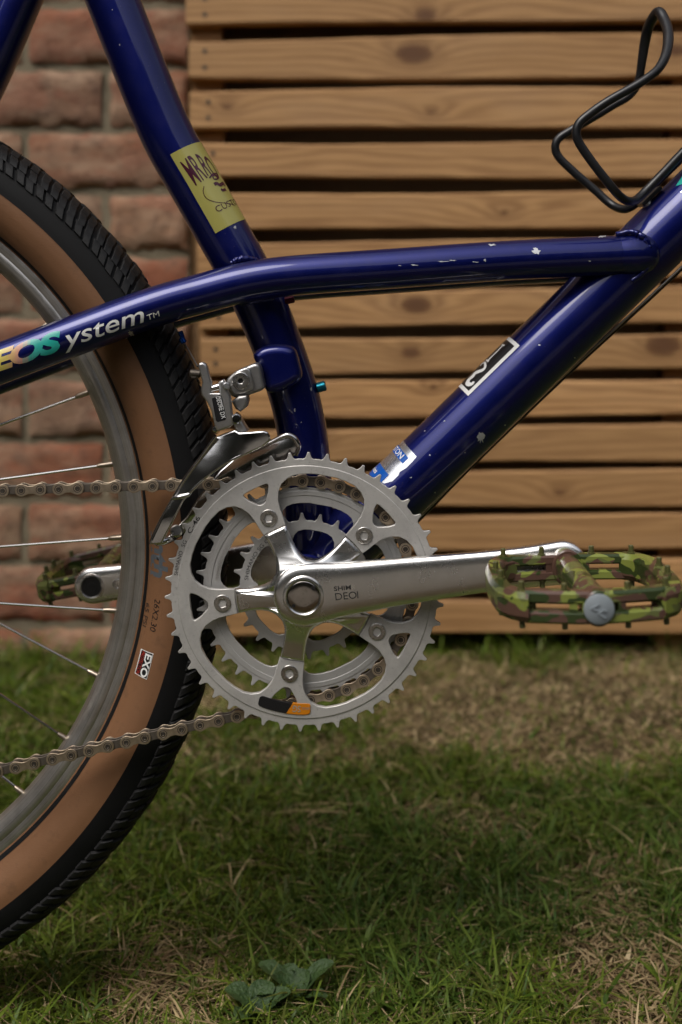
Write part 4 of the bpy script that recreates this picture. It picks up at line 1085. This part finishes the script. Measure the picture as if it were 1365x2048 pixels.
link('bolt_socket_shade', plate([circ(.0022, 16, bc.x, bc.z)], -.0480, -.0472, 0), M['socket_shade'], fdl)
arm = link('outer_arm', pxplate([(396, 731), (399, 726), (405, 724.5), (412, 728), (416, 738), (419, 752), (424, 765), (422, 786), (438, 786), (437, 764), (447, 759), (452, 768), (455, 780), (461, 793), (465, 830), (467, 850), (460, 855), (440, 862), (433, 862), (429, 850), (423, 822), (414, 804), (403, 790), (402, 777), (405, 765), (401, 750)], -.0605, -.0535, .0014), M['satin'], fdl)
link('pivot_pin', rod(at(418, 779, -.057), at(440, 773, -.057), .0025, 18), M['chrome'], fdl)
link('arm_label', pxplate([(424, 797), (439, 790), (443.5, 792), (453, 835), (451, 840), (436, 844), (432, 841)], -.0609, -.0603, .0001), M['ink'], arm)
def arm_text(body, p, q, h, m):
    a = at(*p, -.0609); b = at(*q, -.0609); d = b - a; L = d.length; d.normalize(); up = Vector((-d.z, 0, d.x))
    link('lettering', lettering(body, lambda u, v: a + d * u + up * v + Vector((0, -.00015, 0)), h, L, .0, 0, 3), m, arm)
arm_text('DEORE DX', (432, 794), (444, 838), .0030, M['white']); arm_text('SHIMANO', (437.5, 794), (444.5, 818), .0015, M['white'])
link('cable_bolt', rod(at(388, 749, -.059), at(392, 747, -.046), .0032, 6, .0006), M['pin'], fdl); link('cable_bolt', rod(at(380, 746, -.057), at(402, 748, -.057), .0026, 12, .0006), M['pin'], fdl)
link('rivet', rod(at(453, 772, -.0625), at(453, 772, -.046), .0024, 16, .0006), M['satin'], fdl)
link('lower_block', pxplate([(463, 803), (478, 792), (494, 790), (497, 802), (493, 815), (481, 824), (471, 818)], -.050, -.034, .002), M['dulled'], fdl)
link('inner_arm', pxplate([(465, 832), (471, 827), (478, 832), (487, 848), (496, 862), (484, 868), (474, 866), (468, 852)], -.0560, -.0420, .0015), M['satin'], fdl)
link('rivet', rod(at(473, 838, -.0595), at(473, 838, -.050), .0034, 18, .0008), M['chrome'], fdl); link('rivet', rod(at(431, 858, -.0600), at(434, 862, -.050), .0022, 14, .0006), M['chrome'], fdl)
CG = [(430, 876), (450, 867), (469, 860), (474, 862), (479, 865), (505, 863), (529, 861), (537, 864), (541, 872), (540, 882), (525, 894), (499, 906), (464, 922), (441, 936), (412, 957), (391, 977), (378, 990), (367, 1004), (356, 1026), (344, 1050), (333, 1070), (325, 1087), (301, 1089), (305, 1076), (323, 1038), (347, 996), (370, 958), (401, 916), (420, 889)]
cage_me = pxplate(CG, -.0600, -.0572, .0011)
bm = bmesh.new(); bm.from_mesh(cage_me)
bmesh.ops.triangulate(bm, faces=[f for f in bm.faces if len(f.verts) > 4]); bm.to_mesh(cage_me); bm.free()
def bulge(me, a, b, h, wd):
    """dish a plate along the measured line a-b so that it curves like pressed sheet"""
    bm = bmesh.new(); bm.from_mesh(me)
    co = [v.co.copy() for v in bm.verts]
    for no, lo, hi in (((1, 0, 0), min(c.x for c in co), max(c.x for c in co)), ((0, 0, 1), min(c.z for c in co), max(c.z for c in co))):
        w = lo + .0035
        while w < hi:
            bmesh.ops.bisect_plane(bm, geom=bm.verts[:] + bm.edges[:] + bm.faces[:], plane_co=tuple(w * k for k in no), plane_no=no); w += .0035
    A, B2 = at(*a, -.06), at(*b, -.06); d = (B2 - A); d.y = 0; d.normalize(); nn = Vector((-d.z, 0, d.x))
    for v in bm.verts:
        q = v.co - A; u = q.dot(nn) / wd; v.co.y -= h * (1 - min(u * u, 2.5)) + .0004 * math.sin(q.dot(d) * 160)
    bm.to_mesh(me); bm.free(); return smooth(me, 60)
cage = link('outer_cage_plate', bulge(cage_me, (330, 1060), (520, 875), .0016, .012), M['chrome'], fdl)
lipc = [(541, 878), (525, 891), (499, 903), (464, 919), (441, 933), (412, 954), (391, 974), (377, 989)]
link('cage_lip', Tube([(a, b, -.0602, .0011) for a, b in lipc], 6, 14).mesh(), M['chrome'], cage)
link('cage_ridge', Tube([(346, 997, -.0598, .0012), (360, 994, -.0612, .0016), (376, 990, -.0606, .0014), (382, 985, -.0598, .001)], 5, 12).mesh(), M['chrome'], cage)
link('cage_edge', Tube([(a, b, -.0592, .0012) for a, b in ((432, 874), (421, 888), (402, 915), (371, 957), (348, 995), (324, 1037), (306, 1075), (302, 1087))], 5, 12).mesh(), M['chrome'], cage)
IG = [(480, 905), (520, 895), (545, 884), (571, 871), (584, 872), (593, 880), (597, 893), (594, 908), (580, 920), (560, 925), (500, 945), (450, 975), (415, 1010), (388, 1045), (366, 1070), (350, 1073), (350, 1058), (374, 1032), (400, 990), (440, 940)]
link('inner_cage_plate', bulge(pxplate(IG, -.0385, -.0355, .0013), (420, 985), (590, 895), .003, .011), M['chrome'], fdl)
link('inner_cage_rim', Tube([(500, 906, -.0385, .0015), (545, 884, -.0395, .0018), (571, 871.5, -.0405, .002), (584, 873, -.0405, .002), (593, 882, -.0405, .002), (597, 895, -.04, .002), (593, 910, -.0385, .0016)], 6, 12).mesh(), M['chrome'], fdl)
link('tail_bridge', Tube([(313, 1086, -.0585, .0022), (330, 1082, -.055, .0026), (346, 1074, -.048, .0028), (358, 1066, -.040, .0026)], 5, 14).mesh(), M['chrome'], fdl)
link('tail_screw', rod(at(353, 1062, -.052), at(355, 1062, -.038), .0042, 18, .001), M['steel'], fdl)

# ------------------------------------------------------------------ bottle cage
rb = .0031
B = [(1365, 306, -.012), (1330, 343, -.012), (1292, 382, -.013), (1272, 400, -.018), (1256, 402, -.026), (1241, 393, -.032), (1222, 372, -.036), (1186, 326, -.037), (1160, 288, -.037), (1153, 268, -.037), (1157, 250, -.037), (1172, 234, -.037), (1214, 204, -.037), (1272, 171, -.036), (1305, 149, -.034), (1322, 131, -.030), (1334, 103, -.022), (1337, 68, -.010), (1330, 42, .0), (1318, 24, .008),
     (1304, 40, .018), (1295, 62, .026), (1289, 92, .031), (1284, 125, .034), (1279, 156, .036), (1270, 178, .037), (1254, 195, .037), (1226, 211, .037), (1190, 233, .037), (1140, 262, .037), (1118, 277, .037), (1111, 294, .037), (1118, 314, .037), (1146, 342, .036), (1190, 380, .034), (1222, 408, .030), (1245, 418, .022), (1262, 414, .016), (1284, 396, .013), (1330, 349, .012), (1380, 300, .012), (1470, 212, .012)]
B = [(1470, 200, -.012)] + B
cage_T = Tube([(a, b, y, rb) for a, b, y in B], 5, 18)
for i, c in enumerate(cage_T.c):                          # the thumb loop at the top is pressed flat and wider
    px_, py_ = proj(c); 
    if py_ < 140: cage_T.r[i] *= 1 + .22 * min(1, (140 - py_) / 60)
bc_o = link('bottle_cage', cage_T.mesh(ang=60), M['black'], bike)
link('mounting_tab', pxplate([(1283, 407), (1320, 371), (1326, 377), (1290, 412)], -.008, .008, .0005), M['black'], bc_o)
link('bolt', rod(at(1290, 405, -.003), at(1299, 412, -.003), .0034, 16, .0006), M['dulled'], bc_o)

# ------------------------------------------------------------------ broad-leaved weed in the grass
def leaf_mesh(L, W, fold, droop, seed):
    r = random.Random(seed); n = 9; v = []; f = []
    for i in range(n + 1):
        s = i / n; w = W * max(.12, math.sin(math.pi * min(1, s ** 1.5 * .95 + .02)) ** .6); z = math.sin(s * 1.9) * L * droop
        for j in range(-2, 3):
            u = j / 2; v.append((s * L, u * w / 2 + r.uniform(-1, 1) * .0006, z + abs(u) * w * fold + r.uniform(-1, 1) * .0006))
    for i in range(n):
        for j in range(4): a = i * 5 + j; f.append((a, a + 1, a + 6, a + 5))
    return mesh(v, f, 80)
def m_leaf():
    b = NB('dock_leaf'); o = b.obj(); n1 = b.noise(130, o, 5, .6)
    b.set(Base_Color=b.mix(n1, (.022, .052, .012), (.046, .088, .022)), Roughness=.5); b.bump(b.noise(300, o, 5), .8, .003); return b.m
ML = m_leaf()
def weed(px, py, y, leaves, label):
    c = at(px, py, y); c.z = ground_z(c.x, y) - .001
    t = thing('broadleaf_weed', label, 'weed', c, 'weeds in the lawn')
    for k, (az, L, W, lift) in enumerate(leaves):
        link('leaf', leaf_mesh(L, W, .18, .35, k + int(px)), ML, t, Matrix.Translation(c) @ Matrix.Rotation(R(az), 4, 'Z') @ Matrix.Rotation(R(-lift), 4, 'Y'))
weed(592, 1985, .02, [(160, .036, .017, 20), (118, .026, .016, 26), (64, .022, .016, 32), (22, .036, .017, 20), (204, .032, .014, 6), (335, .026, .012, 5)], 'dull green weed with rounded broad leaves low in the foreground grass')
weed(520, 2046, .0, [(165, .030, .020, 15), (85, .024, .018, 25), (20, .026, .017, 15), (240, .028, .018, 8)], 'smaller broad-leaved weed at the bottom edge, below the rosette')

# ------------------------------------------------------------------ unseen hedges added behind and beside the camera to hold back sky light
def hedge(loc, length, depth, height, rz, label):
    t = thing('hedge', label, 'hedge', loc, 'added hedges out of view')
    mw = Matrix.Translation(loc) @ Matrix.Rotation(rz, 4, 'Z')
    n = 9000; r = np.random.default_rng(int(abs(loc[0] * 10) + length))
    x = r.uniform(-length / 2, length / 2, n); z = r.uniform(0, 1, n) ** .8; y = -depth / 2 + r.uniform(-.06, .1, n)
    top = r.random(n) < .3
    hh = height + .16 * np.sin(x * 2.1) + .1 * np.sin(x * 5.3 + 1)
    y = np.where(top, r.uniform(-depth / 2, depth / 2, n), y); zz = np.where(top, hh + r.uniform(-.1, .08, n), z * hh)
    v = []; f = []
    d = r.normal(0, 1, (n, 2, 3)); d /= np.linalg.norm(d, axis=2)[:, :, None]
    for k in range(n):
        c = np.array([x[k], y[k], zz[k]]); a = d[k, 0] * .055; b2 = d[k, 1] * .035
        v += [c - a, c + b2, c + a, c - b2]; f.append((4 * k, 4 * k + 1, 4 * k + 2, 4 * k + 3))
    me = bpy.data.meshes.new('m'); me.from_pydata([tuple(q) for q in v], [], f)
    link('foliage', me, flat('hedge_leaf', (.035, .06, .018), .5, vary=.5, vs=3), t, mw)
    core = box(-length / 2, length / 2, -depth / 2 + .05, depth / 2 - .05, 0, height - .15, .1)
    link('hedge_core', core, flat('hedge_shade', (.02, .025, .012), .8), t, mw)  # solid box, the shade behind the leaves put into its colour
hedge((0, -3.9, -.014), 8.0, .8, 2.2, R(180), 'long unseen hedge behind the camera, added to darken reflections on the bicycle')
hedge((-3.6, -1.4, -.014), 4.6, .8, 2.9, R(90), 'unseen hedge at the rear-wheel end, added to narrow the open sky')
hedge((3.6, -1.4, -.014), 4.6, .8, 2.7, R(-90), 'unseen hedge at the front-wheel end, added to narrow the open sky')
